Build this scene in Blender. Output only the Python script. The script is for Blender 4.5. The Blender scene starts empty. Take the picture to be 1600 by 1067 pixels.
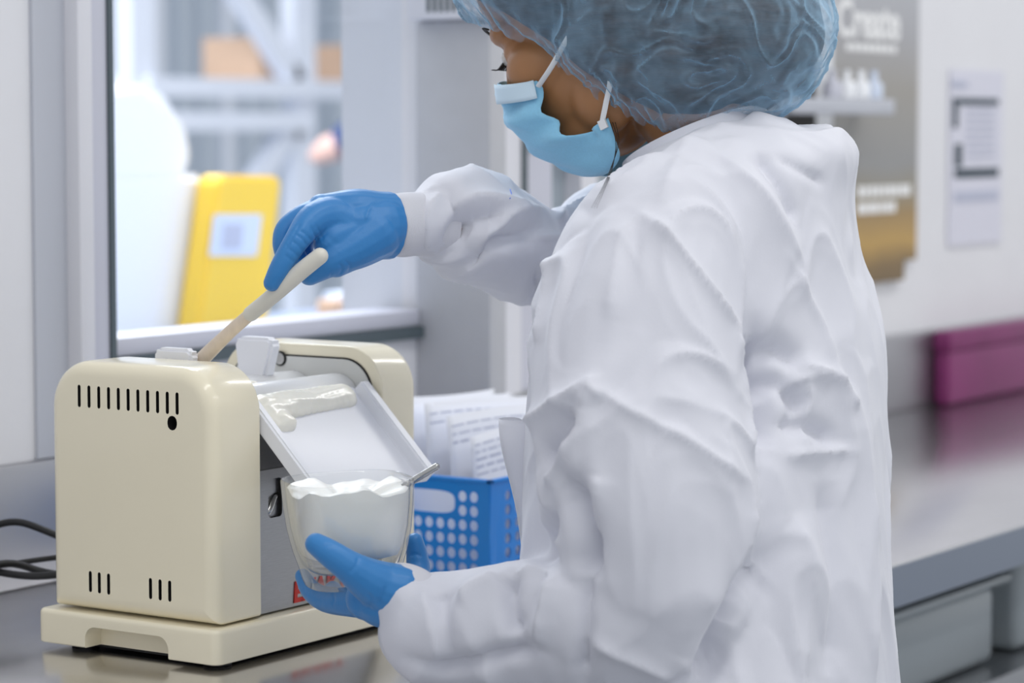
import bpy, bmesh, math, random
import numpy as np
from mathutils import Vector, Matrix, noise
from mathutils.bvhtree import BVHTree
random.seed(7)
C = bpy.context.scene.collection
# ------------------------------------------------------------------ camera
FPX = 4200.0                       # focal length in pixels of the 1600 px frame
PITCH = math.atan(330.5 / FPX)
YAW = math.radians(33.5)           # angle from the view direction to the wall direction (+X)
CAM = Vector((0, 0, 1.34))
Fh = Vector((math.cos(YAW), math.sin(YAW), 0)); Rt = Vector((math.sin(YAW), -math.cos(YAW), 0)); Z = Vector((0, 0, 1))
Vd = (Fh * math.cos(PITCH) - Z * math.sin(PITCH)); Up = (Z * math.cos(PITCH) + Fh * math.sin(PITCH))
cam_d = bpy.data.cameras.new('camera'); cam = bpy.data.objects.new('camera', cam_d); C.objects.link(cam)
cam_d.sensor_width = 36; cam_d.lens = 36 * FPX / 1600
m = Matrix((Rt, Up, -Vd)).transposed().to_4x4(); m.translation = CAM; cam.matrix_world = m
cam_d.dof.use_dof = True; cam_d.dof.focus_distance = 2.24; cam_d.dof.aperture_fstop = 5.0
cam_d.clip_start = .05
bpy.context.scene.camera = cam
# ------------------------------------------------------------------ light and exposure
sc = bpy.context.scene
sc.view_settings.view_transform = 'Standard'; sc.view_settings.look = 'None'
sc.view_settings.gamma = 1; sc.view_settings.use_curve_mapping = False
sc.view_settings.exposure = 0.0
w = bpy.data.worlds.new('world'); sc.world = w; w.use_nodes = True
w.node_tree.nodes['Background'].inputs[0].default_value = (.93, .96, 1, 1)
w.node_tree.nodes['Background'].inputs[1].default_value = 0.74
def area(name, loc, tgt, sx, sy, power, col=(1, 1, 1)):
    d = bpy.data.lights.new(name, 'AREA'); d.shape = 'RECTANGLE'; d.size = sx; d.size_y = sy; d.energy = power; d.color = col
    o = bpy.data.objects.new(name, d); C.objects.link(o); o.location = loc
    o.rotation_euler = (Vector(tgt) - Vector(loc)).to_track_quat('-Z', 'Y').to_euler()
    return o
area('ceiling_light', (1.6, .6, 2.75), (1.6, .6, 0), 2.6, .16, 13, (1, .985, .96))
area('ceiling_light', (2.4, -.9, 2.75), (2.4, -.9, 0), 2.6, .16, 13, (1, .985, .96))
area('ceiling_light', (4.4, 1.0, 2.75), (4.4, 1.0, 0), 2.0, .16, 14, (1, .985, .96))
area('hall_light', (3.6, 4.4, 3.6), (3.2, 4.4, 0), 4.0, 2.5, 340, (.93, .96, 1))

# ------------------------------------------------------------------ helpers
def P(px, py, D):
    "world point seen at a pixel of the 1600x1067 photograph at horizontal distance D"
    v = Rt * ((px - 800) / FPX) + Up * ((533.5 - py) / FPX) + Vd
    return CAM + v * (D / v.dot(Fh))
def PY(px, py, Y):
    v = Rt * ((px - 800) / FPX) + Up * ((533.5 - py) / FPX) + Vd
    return CAM + v * (Y / v.y)
def lin(c):
    c = c / 255.0
    return c / 12.92 if c <= .04045 else ((c + .055) / 1.055) ** 2.4
def rgb(r, g, b): return (lin(r), lin(g), lin(b), 1)
def mat(name, col, rough=.5, metal=0, **k):
    m = bpy.data.materials.new(name); m.use_nodes = True
    b = m.node_tree.nodes['Principled BSDF']
    b.inputs['Base Color'].default_value = col; b.inputs['Roughness'].default_value = rough; b.inputs['Metallic'].default_value = metal
    for a, v in k.items(): b.inputs[a.replace('_', ' ')].default_value = v
    return m
def N(m, t, **k):
    n = m.node_tree.nodes.new(t)
    for a, v in k.items(): setattr(n, a, v)
    return n
def L(m, a, b): m.node_tree.links.new(a, b)
def B(m): return m.node_tree.nodes['Principled BSDF']
def vary(m, scale, amount, vec=(1, 1, 1), detail=4, bump=0, bdist=.001, coord='Object'):
    tc = N(m, 'ShaderNodeTexCoord'); mp = N(m, 'ShaderNodeMapping'); mp.inputs['Scale'].default_value = vec
    L(m, tc.outputs[coord], mp.inputs[0]); n = N(m, 'ShaderNodeTexNoise'); n.inputs['Scale'].default_value = scale; n.inputs['Detail'].default_value = detail
    L(m, mp.outputs[0], n.inputs['Vector'])
    c = B(m).inputs['Base Color'].default_value[:]
    r = N(m, 'ShaderNodeValToRGB'); r.color_ramp.elements[0].position = .3; r.color_ramp.elements[1].position = .7
    r.color_ramp.elements[0].color = [x * (1 - amount) for x in c[:3]] + [1]; r.color_ramp.elements[1].color = [min(1, x * (1 + amount)) for x in c[:3]] + [1]
    L(m, n.outputs['Fac'], r.inputs[0]); L(m, r.outputs[0], B(m).inputs['Base Color'])
    if bump:
        bp = N(m, 'ShaderNodeBump'); bp.inputs['Strength'].default_value = bump; bp.inputs['Distance'].default_value = bdist
        L(m, n.outputs['Fac'], bp.inputs['Height']); L(m, bp.outputs[0], B(m).inputs['Normal'])
    return m
M = {}
M['cream'] = vary(mat('cream_lacquer', rgb(241, 232, 206), .22, Coat_Weight=.3, Coat_Roughness=.08), 3, .02)
M['steel'] = vary(mat('brushed_steel', rgb(186, 186, 188), .3, 1), 60, .05, (1, 30, 1), bump=.05)
M['counter'] = vary(mat('counter_steel', rgb(214, 213, 215), .2, 1), 5, .07, (1, 3, 1), bump=.05)
M['upstand'] = vary(mat('upstand_steel', rgb(178, 178, 182), .38, 1), 8, .05, (1, 1, 1), bump=.04)
M['panel_steel'] = vary(mat('panel_steel', rgb(168, 168, 168), .38, 1), 90, .06, (1, 1, 25), bump=.06)
M['wall'] = vary(mat('wall_paint', rgb(226, 226, 230), .6), 12, .012, bump=.05)
M['frame_white'] = mat('frame_white', rgb(224, 224, 230), .35)
M['frame_grey'] = mat('frame_grey', rgb(190, 193, 202), .4)
M['frame_lav'] = mat('frame_lavender_grey', rgb(203, 204, 216), .4)
M['column'] = vary(mat('column_grey', rgb(186, 187, 192), .45), 40, .02, bump=.1)
M['gasket'] = mat('gasket', rgb(80, 92, 98), .5)
M['black'] = mat('black_rubber', rgb(22, 22, 24), .45)
M['dark'] = mat('dark_interior', rgb(26, 24, 24), .6)
M['nylon'] = mat('white_nylon', rgb(236, 237, 242), .35, Subsurface_Weight=.15, Subsurface_Radius=(.004, .004, .004))
M['ceramic'] = mat('roller_ceramic', rgb(226, 226, 226), .3, Coat_Weight=.2)
M['plate'] = mat('grey_plate', rgb(206, 206, 202), .4)
M['red'] = mat('red_print', rgb(205, 42, 30), .5)
M['wallprint'] = mat('white_print', rgb(240, 240, 240), .5)
M['chrome'] = mat('chrome', rgb(190, 190, 188), .14, 1)
M['floor'] = vary(mat('floor_vinyl', rgb(170, 174, 180), .35), 6, .04)
M['creamy'] = vary(mat('thick_cream', rgb(252, 248, 234), .25, Coat_Weight=.25, Coat_Roughness=.1, Subsurface_Weight=.1, Subsurface_Radius=(.01, .008, .006)), 60, .02, bump=.2)
M['curd'] = vary(mat('white_cream', rgb(250, 249, 244), .4, Subsurface_Weight=.3, Subsurface_Radius=(.01, .009, .008)), 60, .015, bump=.3)
M['blue_plastic'] = mat('blue_plastic', rgb(0, 122, 208), .35)
M['handle'] = vary(mat('spatula_handle', rgb(222, 218, 206), .42), 30, .05)
M['blade'] = vary(mat('spatula_blade', rgb(222, 205, 184), .35), 60, .08, bump=.3)
M['paper'] = mat('paper', rgb(236, 238, 246), .7)
M['green_print'] = mat('green_print', rgb(120, 175, 130), .7)
M['grey_print'] = mat('grey_print', rgb(186, 190, 208), .7)
M['dark_print'] = mat('dark_print', rgb(60, 74, 84), .7)
M['purple'] = vary(mat('purple_tone', rgb(122, 42, 98), .4), 7, .15)
M['yellow'] = mat('yellow_plastic', rgb(252, 206, 34), .45)
M['label_blue'] = mat('label_pale_blue', rgb(212, 222, 240), .6)
M['white_plastic'] = mat('white_plastic', rgb(244, 246, 250), .4)
M['pale_plastic'] = mat('pale_grey_plastic', rgb(228, 230, 234), .4)
M['rack'] = mat('rack_paint', rgb(228, 232, 242), .45)
M['card'] = vary(mat('cardboard', rgb(214, 178, 148), .8), 8, .06)
M['hallwall'] = mat('hall_cladding', rgb(186, 196, 208), .6)
M['bench_blue'] = mat('table_grey_blue', rgb(140, 152, 176), .4)
M['navy'] = vary(mat('navy_cloth', rgb(52, 70, 116), .8), 9, .1)
M['clearbox'] = mat('frosted_plastic', rgb(196, 206, 212), .25, Transmission_Weight=.45)
M['bluelip'] = mat('pale_green_plastic', rgb(190, 215, 200), .5)
g = mat('window_glass', (1, 1, 1, 1), 0)
g.node_tree.nodes.remove(B(g)); mx = N(g, 'ShaderNodeMixShader'); tr = N(g, 'ShaderNodeBsdfTransparent'); gl = N(g, 'ShaderNodeBsdfGlossy'); gl.inputs['Roughness'].default_value = .02
tr.inputs[0].default_value = (.97, .985, 1, 1); mx.inputs[0].default_value = .06
L(g, tr.outputs[0], mx.inputs[1]); L(g, gl.outputs[0], mx.inputs[2]); L(g, mx.outputs[0], g.node_tree.nodes['Material Output'].inputs[0]); M['glass'] = g
g = mat('cup_glass', (1, 1, 1, 1), 0); g.node_tree.nodes.remove(B(g))
lw_ = N(g, 'ShaderNodeLayerWeight'); lw_.inputs[0].default_value = .5; pw = N(g, 'ShaderNodeMath', operation='POWER'); pw.inputs[1].default_value = 3; L(g, lw_.outputs['Facing'], pw.inputs[0])
fr_ = N(g, 'ShaderNodeMath', operation='MULTIPLY_ADD'); fr_.inputs[1].default_value = .8; fr_.inputs[2].default_value = .06; L(g, pw.outputs[0], fr_.inputs[0])
mx = N(g, 'ShaderNodeMixShader'); tr = N(g, 'ShaderNodeBsdfTransparent'); gl = N(g, 'ShaderNodeBsdfGlossy'); gl.inputs['Roughness'].default_value = .04; tr.inputs[0].default_value = (.985, .99, .987, 1)
L(g, fr_.outputs[0], mx.inputs[0]); L(g, tr.outputs[0], mx.inputs[1]); L(g, gl.outputs[0], mx.inputs[2]); L(g, mx.outputs[0], g.node_tree.nodes['Material Output'].inputs[0]); M['cupglass'] = g
# skin, gloves, mask
M['skin'] = vary(mat('skin', rgb(164, 116, 76), .45, Subsurface_Weight=.12, Subsurface_Radius=(.01, .004, .002)), 25, .07)
M['hair'] = vary(mat('dark_hair', rgb(60, 48, 46), .5), 30, .45, (1, 1, 5), bump=.6, bdist=.003)
M['lash'] = mat('lash', rgb(20, 14, 12), .5)
M['eye'] = mat('eye_white', rgb(210, 205, 200), .2)
gv = mat('nitrile', rgb(44, 126, 192), .42, Sheen_Weight=.15)
tc = N(gv, 'ShaderNodeTexCoord'); n1 = N(gv, 'ShaderNodeTexNoise'); n1.inputs['Scale'].default_value = 900; wv = N(gv, 'ShaderNodeTexNoise'); wv.inputs['Scale'].default_value = 45; wv.inputs['Detail'].default_value = 3
L(gv, tc.outputs['Object'], n1.inputs['Vector']); L(gv, tc.outputs['Object'], wv.inputs['Vector'])
b1 = N(gv, 'ShaderNodeBump'); b1.inputs['Strength'].default_value = .12; b1.inputs['Distance'].default_value = .0006
b2 = N(gv, 'ShaderNodeBump'); b2.inputs['Strength'].default_value = .35; b2.inputs['Distance'].default_value = .003
L(gv, n1.outputs[0], b1.inputs['Height']); L(gv, wv.outputs[0], b2.inputs['Height']); L(gv, b2.outputs[0], b1.inputs['Normal']); L(gv, b1.outputs[0], B(gv).inputs['Normal']); M['glove'] = gv
M['mask'] = vary(mat('mask_blue', rgb(140, 200, 232), .8, Sheen_Weight=.2), 500, .03, bump=.15)
M['mask_white'] = mat('mask_edge', rgb(205, 226, 240), .8)
M['strap'] = mat('strap_white', rgb(228, 230, 232), .7)
gw = mat('gown_cloth', rgb(214, 215, 224), .7, Sheen_Weight=.25)
tc = N(gw, 'ShaderNodeTexCoord')
n1 = N(gw, 'ShaderNodeTexNoise'); n1.inputs['Scale'].default_value = 520; n1.inputs['Detail'].default_value = 2
n2 = N(gw, 'ShaderNodeTexNoise'); n2.inputs['Scale'].default_value = 11; n2.inputs['Detail'].default_value = 5; n2.inputs['Roughness'].default_value = .6; n2.noise_type = 'RIDGED_MULTIFRACTAL'
for n in (n1, n2): L(gw, tc.outputs['Object'], n.inputs['Vector'])
b1 = N(gw, 'ShaderNodeBump'); b1.inputs['Strength'].default_value = .06; b1.inputs['Distance'].default_value = .001
b2 = N(gw, 'ShaderNodeBump'); b2.inputs['Strength'].default_value = .25; b2.inputs['Distance'].default_value = .004
L(gw, n1.outputs[0], b1.inputs['Height']); L(gw, n2.outputs[0], b2.inputs['Height']); L(gw, b2.outputs[0], b1.inputs['Normal']); L(gw, b1.outputs[0], B(gw).inputs['Normal']); M['gown'] = gw
M['cuff'] = vary(mat('knit_cuff', rgb(214, 214, 221), .85), 4, .02)
kn = M['cuff']; wvv = N(kn, 'ShaderNodeTexWave'); wvv.inputs['Scale'].default_value = 260; tcc = N(kn, 'ShaderNodeTexCoord'); L(kn, tcc.outputs['Object'], wvv.inputs['Vector'])
bb = N(kn, 'ShaderNodeBump'); bb.inputs['Strength'].default_value = .25; bb.inputs['Distance'].default_value = .0008; L(kn, wvv.outputs[0], bb.inputs['Height']); L(kn, bb.outputs[0], B(kn).inputs['Normal'])
# bouffant cap: thin non-woven film, lets part of the light through
cp = mat('cap_cloth', rgb(158, 200, 230), .7)
tr = N(cp, 'ShaderNodeBsdfTransparent'); mx = N(cp, 'ShaderNodeMixShader'); lw = N(cp, 'ShaderNodeLayerWeight'); lw.inputs[0].default_value = .35
tc = N(cp, 'ShaderNodeTexCoord'); nn = N(cp, 'ShaderNodeTexNoise'); nn.inputs['Scale'].default_value = 38; nn.inputs['Detail'].default_value = 6; nn.inputs['Roughness'].default_value = .65
L(cp, tc.outputs['Object'], nn.inputs['Vector'])
rd = N(cp, 'ShaderNodeTexNoise'); rd.noise_type = 'RIDGED_MULTIFRACTAL'; rd.inputs['Scale'].default_value = 12; rd.inputs['Detail'].default_value = 2; L(cp, tc.outputs['Object'], rd.inputs['Vector'])
mr = N(cp, 'ShaderNodeMapRange'); mr.inputs[1].default_value = .3; mr.inputs[2].default_value = .75; mr.inputs[3].default_value = .07; mr.inputs[4].default_value = .30; L(cp, nn.outputs[0], mr.inputs[0])
ml = N(cp, 'ShaderNodeMath', operation='MULTIPLY_ADD'); ml.inputs[1].default_value = .75; L(cp, lw.outputs['Facing'], ml.inputs[0]); L(cp, mr.outputs[0], ml.inputs[2]); ml.use_clamp = True
m3 = N(cp, 'ShaderNodeMapRange'); m3.inputs[1].default_value = .75; m3.inputs[2].default_value = 1.1; m3.inputs[3].default_value = 0; m3.inputs[4].default_value = .4; L(cp, rd.outputs[0], m3.inputs[0]); m4 = N(cp, 'ShaderNodeMath', operation='ADD'); m4.use_clamp = True; L(cp, ml.outputs[0], m4.inputs[0]); L(cp, m3.outputs[0], m4.inputs[1])
L(cp, m4.outputs[0], mx.inputs[0]); L(cp, tr.outputs[0], mx.inputs[1]); L(cp, B(cp).outputs[0], mx.inputs[2]); L(cp, mx.outputs[0], cp.node_tree.nodes['Material Output'].inputs[0])
bp = N(cp, 'ShaderNodeBump'); bp.inputs['Strength'].default_value = .5; bp.inputs['Distance'].default_value = .004; L(cp, rd.outputs[0], bp.inputs['Height']); L(cp, bp.outputs[0], B(cp).inputs['Normal'])
M['cap'] = cp

def link(name, me, m, parent=None, smooth=False, label=None):
    o = bpy.data.objects.new(name, me); C.objects.link(o)
    if m is not None: me.materials.append(M[m] if isinstance(m, str) else m)
    if parent is not None:
        o.parent = parent; o.matrix_parent_inverse = Matrix.Translation(-parent.location) if parent.parent is None else Matrix.Identity(4)
        if parent.parent is not None: o.matrix_parent_inverse = (parent.parent.matrix_basis.inverted())
        o.matrix_parent_inverse = Matrix.Identity(4)
        o.location = -world_loc(parent)
    if smooth:
        for p in me.polygons: p.use_smooth = True
    if label: o['label'] = label
    return o
def world_loc(o):
    v = Vector(o.location); q = o.parent
    while q is not None: v += q.location; q = q.parent
    return v
def mesh_bm(bm):
    me = bpy.data.meshes.new('m'); bmesh.ops.recalc_face_normals(bm, faces=bm.faces[:]); bm.to_mesh(me); bm.free(); return me
def thing(name, loc, label, cat, group=None):
    o = bpy.data.objects.new(name, None); C.objects.link(o); o.location = loc; o['label'] = label; o['category'] = cat
    o.empty_display_size = .05
    if group: o['group'] = group
    return o
def tag(o, label, cat, group=None, kind=None):
    o['label'] = label; o['category'] = cat
    if group: o['group'] = group
    if kind: o['kind'] = kind
    return o
def struct(o): o['kind'] = 'structure'; return o
def shade(me, ang=35):
    for p in me.polygons: p.use_smooth = True
    try: me.set_sharp_from_angle(angle=math.radians(ang))
    except Exception: pass
def box_me(a, b, bev=.0, seg=2):
    bm = bmesh.new(); r = bmesh.ops.create_cube(bm, size=1)
    for v in bm.verts: v.co = Vector([(a[i] + b[i]) / 2 + v.co[i] * (b[i] - a[i]) for i in range(3)])
    if bev: bmesh.ops.bevel(bm, geom=bm.edges[:], offset=bev, segments=seg, affect='EDGES', profile=.5)
    me = mesh_bm(bm)
    if bev: shade(me)
    return me
def box(name, a, b, m, parent=None, bev=.0, seg=2, label=None): return link(name, box_me(a, b, bev, seg), m, parent, label=label)
def rings_me(rings, close=True, cap=True, smooth=True):
    bm = bmesh.new(); R = [[bm.verts.new(p) for p in r] for r in rings]; n = len(R[0])
    for i in range(len(R) - 1):
        for j in range(n if close else n - 1):
            k = (j + 1) % n; bm.faces.new((R[i][j], R[i][k], R[i + 1][k], R[i + 1][j]))
    if cap:
        bm.faces.new(R[0][::-1]); bm.faces.new(R[-1])
    me = mesh_bm(bm)
    if smooth: shade(me, 50)
    return me
def catmull(pts, n):
    pts = [np.array(p, float) for p in pts]; out = []
    q = [2 * pts[0] - pts[1]] + pts + [2 * pts[-1] - pts[-2]]
    for i in range(1, len(q) - 2):
        for k in range(n):
            t = k / n; a, b, c, d = q[i - 1], q[i], q[i + 1], q[i + 2]
            out.append(.5 * ((2 * b) + (-a + c) * t + (2 * a - 5 * b + 4 * c - d) * t * t + (-a + 3 * b - 3 * c + d) * t ** 3))
    out.append(pts[-1]); return out
def tube_rings(pts, rad, seg=16, flat=1.0, nrm=None, ends=True):
    "rings along a path; rad per point (or (r1, r2)); round ends"
    pts = [Vector(p) for p in pts]; n = len(pts); R = []
    t0 = (pts[1] - pts[0]).normalized(); u = Vector(nrm) if nrm is not None else (Z if abs(t0.z) < .9 else Vector((1, 0, 0)))
    fr = []
    for i in range(n):
        t = ((pts[min(i + 1, n - 1)] - pts[max(i - 1, 0)])).normalized(); a = (u - t * u.dot(t)).normalized(); u = a; fr.append((a, t.cross(a), t))
    def ring(c, a, b, r1, r2): return [c + a * (r1 * math.cos(2 * math.pi * k / seg)) + b * (r2 * math.sin(2 * math.pi * k / seg)) for k in range(seg)]
    rr = [(r, r * flat) if not isinstance(r, (tuple, list, np.ndarray)) else r for r in rad]
    if ends:
        for k in range(1, 5):
            th = math.pi / 2 * k / 5; s = math.sin(th); c = math.cos(th); a, b, t = fr[0]
            R.append(ring(pts[0] - t * min(rr[0]) * c, a, b, rr[0][0] * s, rr[0][1] * s))
    for i in range(n): R.append(ring(pts[i], fr[i][0], fr[i][1], rr[i][0], rr[i][1]))
    if ends:
        for k in range(4, 0, -1):
            th = math.pi / 2 * k / 5; s = math.sin(th); c = math.cos(th); a, b, t = fr[-1]
            R.append(ring(pts[-1] + t * min(rr[-1]) * c, a, b, rr[-1][0] * s, rr[-1][1] * s))
    return R
def tube(name, pts, r, m, parent=None, seg=12, sm=6, ends=True, label=None, flat=1.0, nrm=None):
    if not isinstance(r, (list, tuple)): r = [r] * len(pts)
    if sm > 1:
        q = catmull([list(p) + [x] for p, x in zip(pts, r)], sm); pts = [x[:3] for x in q]; r = [float(x[3]) for x in q]
    return link(name, rings_me(tube_rings(pts, r, seg, flat, nrm, ends)), m, parent, label=label)
def ellipsoid_me(c, ax, rad, seg=28):
    bm = bmesh.new(); bmesh.ops.create_uvsphere(bm, u_segments=seg, v_segments=seg // 2, radius=1)
    for v in bm.verts: v.co = Vector(c) + ax[0] * (v.co.x * rad[0]) + ax[1] * (v.co.y * rad[1]) + ax[2] * (v.co.z * rad[2])
    return mesh_bm(bm)
def join_me(mes):
    bm = bmesh.new()
    for me in mes: bm.from_mesh(me)
    me = bpy.data.meshes.new('u'); bm.to_mesh(me); bm.free(); return me
def remesh(mes, vox, smooth=4, fac=.5):
    me = join_me(mes); o = bpy.data.objects.new('tmp', me); C.objects.link(o)
    r = o.modifiers.new('r', 'REMESH'); r.mode = 'VOXEL'; r.voxel_size = vox
    if smooth:
        s = o.modifiers.new('s', 'SMOOTH'); s.factor = fac; s.iterations = smooth
    dg = bpy.context.evaluated_depsgraph_get(); out = bpy.data.meshes.new_from_object(o.evaluated_get(dg)); bpy.data.objects.remove(o)
    for p in out.polygons: p.use_smooth = True
    return out
def apply_mods(o):
    dg = bpy.context.evaluated_depsgraph_get(); me = bpy.data.meshes.new_from_object(o.evaluated_get(dg)); o.modifiers.clear(); o.data = me
def boolean(o, cutters):
    c = bpy.data.objects.new('cut', join_me(cutters)); C.objects.link(c); c.data.materials.append(M['dark'])
    md = o.modifiers.new('b', 'BOOLEAN'); md.operation = 'DIFFERENCE'; md.object = c; md.solver = 'EXACT'
    try: md.material_mode = 'TRANSFER'
    except Exception: pass
    bpy.context.view_layer.update(); c.location = world_loc(o) * 0 if o.parent is None else (0, 0, 0)
    bpy.context.view_layer.update(); apply_mods(o); bpy.data.objects.remove(c)
def text(name, s, size, mt, origin, ux, uy, parent=None, depth=.0008, off=0, shear=0):
    cu = bpy.data.curves.new('t', 'FONT'); cu.body = s; cu.size = size; cu.extrude = depth; cu.offset = off; cu.shear = shear; cu.resolution_u = 3
    o = bpy.data.objects.new('t', cu); C.objects.link(o); dg = bpy.context.evaluated_depsgraph_get(); me = bpy.data.meshes.new_from_object(o.evaluated_get(dg)); bpy.data.objects.remove(o)
    ux = Vector(ux); uy = Vector(uy); uz = ux.cross(uy)
    for v in me.vertices: v.co = Vector(origin) + ux * v.co.x + uy * v.co.y + uz * v.co.z
    me.materials.clear()
    return link(name, me, mt, parent)
def stadium(cu, cv, hw, hh, k=6):
    r = min(hw, hh); pts = []
    if hh >= hw:
        for i in range(k + 1): a = math.pi * i / k; pts.append((cu + r * math.cos(a), cv + hh - r + r * math.sin(a)))
        for i in range(k + 1): a = math.pi + math.pi * i / k; pts.append((cu + r * math.cos(a), cv - hh + r + r * math.sin(a)))
    else:
        for i in range(k + 1): a = -math.pi / 2 + math.pi * i / k; pts.append((cu + hw - r + r * math.cos(a), cv + r * math.sin(a)))
        for i in range(k + 1): a = math.pi / 2 + math.pi * i / k; pts.append((cu - hw + r + r * math.cos(a), cv + r * math.sin(a)))
    return pts
def rrect(y0, y1, z0, z1, rt, rb, k=10):
    "rounded rectangle in YZ, counter-clockwise, radii at the top and the bottom"
    pts = []
    for (cy, cz, r, a0) in ((y1 - rt, z1 - rt, rt, 0), (y0 + rt, z1 - rt, rt, 90), (y0 + rb, z0 + rb, rb, 180), (y1 - rb, z0 + rb, rb, 270)):
        for i in range(k + 1):
            a = math.radians(a0 + 90 * i / k); pts.append((cy + r * math.cos(a), cz + r * math.sin(a)))
    return pts

# ------------------------------------------------------------------ setting
WY = 1.87; CT = .889
def wallbox(name, a, b, m='wall', parent=None): return box(name, a, b, m, parent)
struct(box('floor', (-2, -3, -.05), (9, 9.5, 0), 'floor'))
SILL = 1.108; WX0, WX1 = 2.070, 2.617
wb = struct(box('wall_back', (-1.5, WY, 0), (1.965, WY + .12, 2.9), 'wall'))
box('wall_panel', (1.965, WY + .0, 0), (2.63, WY + .12, SILL - .016), 'wall', wb)
box('wall_panel', (2.63, WY, 0), (2.83, WY + .12, 2.9), 'wall', wb)
box('wall_panel', (2.83, WY, 0), (3.45, WY + .12, 1.01), 'wall', wb)
box('wall_panel', (3.45, WY, 0), (7.0, WY + .12, 2.9), 'wall', wb)
box('wall_panel', (1.965, WY, 2.3), (3.45, WY + .12, 2.9), 'wall', wb)
# window 1
w1 = struct(box('window_1', (1.962, WY - .004, 1.0125), (2.008, WY + .10, 2.3), 'frame_grey'))
box('frame_bead', (2.008, WY - .022, 1.0125), (2.030, WY + .06, 2.3), 'frame_white', w1, .003)
box('frame_jamb', (2.030, WY - .010, 1.0125), (2.064, WY + .06, 2.3), 'frame_lav', w1, .002)
box('gasket', (2.064, WY - .012, SILL - .012), (2.072, WY + .05, 2.3), 'gasket', w1)
box('bottom_rail', (2.072, WY - .006, SILL - .002), (2.617, WY + .06, SILL + .018), 'frame_lav', w1, .003)
box('bottom_gasket', (2.072, WY - .012, SILL - .016), (2.617, WY + .05, SILL - .002), 'gasket', w1)
box('pane', (2.072, WY + .02, SILL + .01), (2.617, WY + .026, 2.3), 'glass', w1)
# column between the windows
t1 = struct(box('trim_1', (2.617, 1.763, CT + .001), (2.652, WY, 1.468), 'column', None, .002))
box('column_face', (2.653, 1.768, CT + .001), (2.676, WY, 1.468), 'frame_white', t1)
ub = thing('wall_unit', (2.66, 1.80, 1.468), 'white slotted housing on top of the grey column, cut by the frame edge', 'housing')
box('body', (2.598, 1.745, 1.469), (2.70, WY - .001, 1.75), 'frame_white', ub, .004)
for k in range(5): box('slot', (2.5965, 1.835 - k * .009, 1.478), (2.5985, 1.839 - k * .009, 1.58), 'gasket', ub)
# window 2 (glazed partition beyond the column)
w2 = struct(box('window_2', (2.70, WY - .02, 1.01), (2.816, WY - .0005, 2.3), 'frame_white'))
box('gasket', (2.816, WY - .022, 1.13), (2.828, WY + .05, 2.3), 'gasket', w2)
box('mullion', (2.828, WY - .012, 1.01), (2.90, WY + .06, 2.3), 'frame_lav', w2)
box('rail', (2.828, WY - .016, 1.315), (3.45, WY + .06, 1.333), 'frame_grey', w2)
box('mullion', (2.98, WY - .006, 1.01), (3.02, WY + .06, 2.3), 'frame_white', w2)
box('pane', (2.90, WY + .02, 1.01), (3.45, WY + .03, 2.3), 'clearbox', w2)
struct(box('trim_2', (3.45, WY - .02, 1.01), (3.52, WY - .0005, 2.3), 'frame_grey'))
# bench
ct = thing('steel_workbench', (2.5, 1.5, 0), 'long stainless steel workbench along the white wall with the mill on it', 'workbench')
box('worktop', (-.6, 1.20, CT - .035), (6.5, WY - .003, CT), 'counter', ct, .003)
box('apron', (-.6, 1.197, CT - .046), (6.5, 1.1995, CT - .003), mat('apron_steel', rgb(150, 158, 172), .35, 1), ct)
box('upstand', (-.6, WY - .018, CT), (6.5, WY - .001, 1.012), 'upstand', ct, .002)
box('undershelf', (-.6, 1.26, .66), (6.5, WY - .02, .69), 'steel', ct)
for x in (-.4, 1.2, 2.2, 3.465, 4.4, 6.2):
    for y in (1.27, 1.80): box('leg', (x, y, 0), (x + .04, y + .04, CT - .035), 'steel', ct)
lb = ['large frosted storage box under the bench behind the gown', 'frosted storage box under the bench, at the right picture edge', 'frosted storage box under the bench, furthest beyond the frame edge']
for i, (x0, x1, h) in enumerate(((2.45, 3.05, .10), (3.09, 3.44, .12), (3.52, 3.95, .10))):
    t = thing('storage_box', ((x0 + x1) / 2, 1.5, .69), lb[i], 'box', 'frosted boxes under the bench')
    box('body', (x0 + .015, 1.30, .691), (x1 - .015, 1.76, .69 + h), 'clearbox', t, .015, 3)
    box('lid', (x0, 1.285, .69 + h), (x1, 1.775, .70 + h), 'clearbox', t, .004)
# ------------------------------------------------------------------ hall behind the window
hw = struct(box('wall_far', (-1, 8.0, 0), (12, 8.1, 4.5), 'hallwall'))
for i in range(60): box('rib', (1 + i * .16, 7.97, 0), (1.07 + i * .16, 8.0, 4.5), 'hallwall' if i % 3 else 'rack', hw)
tb = thing('hall_table', (3.2, 2.7, 0), 'grey blue table behind the window carrying the yellow container', 'table')
box('tabletop', (1.9, 2.15, .955), (5.2, 3.18, .995), 'bench_blue', tb, .004)
for x in (1.95, 5.1):
    for y in (2.2, 3.1): box('leg', (x, y, 0), (x + .04, y + .04, .955), 'rack', tb)
TZ = .996
def prism(name, poly, y0, y1, m, parent=None, bev=.004):
    bm = bmesh.new(); A = [bm.verts.new((x, y0, z)) for x, z in poly]; Bv = [bm.verts.new((x, y1, z)) for x, z in poly]; n = len(poly)
    bm.faces.new(A); bm.faces.new(Bv[::-1])
    for i in range(n): bm.faces.new((A[i], A[(i + 1) % n], Bv[(i + 1) % n], Bv[i]))
    if bev: bmesh.ops.bevel(bm, geom=bm.edges[:], offset=bev, segments=3, affect='EDGES')
    me = mesh_bm(bm); shade(me); return link(name, me, m, parent)
YB = 2.92
def q(px, py, Y=YB): v = PY(px, py, Y); return (v.x, v.z)
yc = thing('yellow_container', (q(350, 500)[0], YB + .05, TZ), 'yellow slanted container with a pale blue label behind the window', 'container')
b0 = q(308, 500); b1 = q(418, 500)
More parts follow.
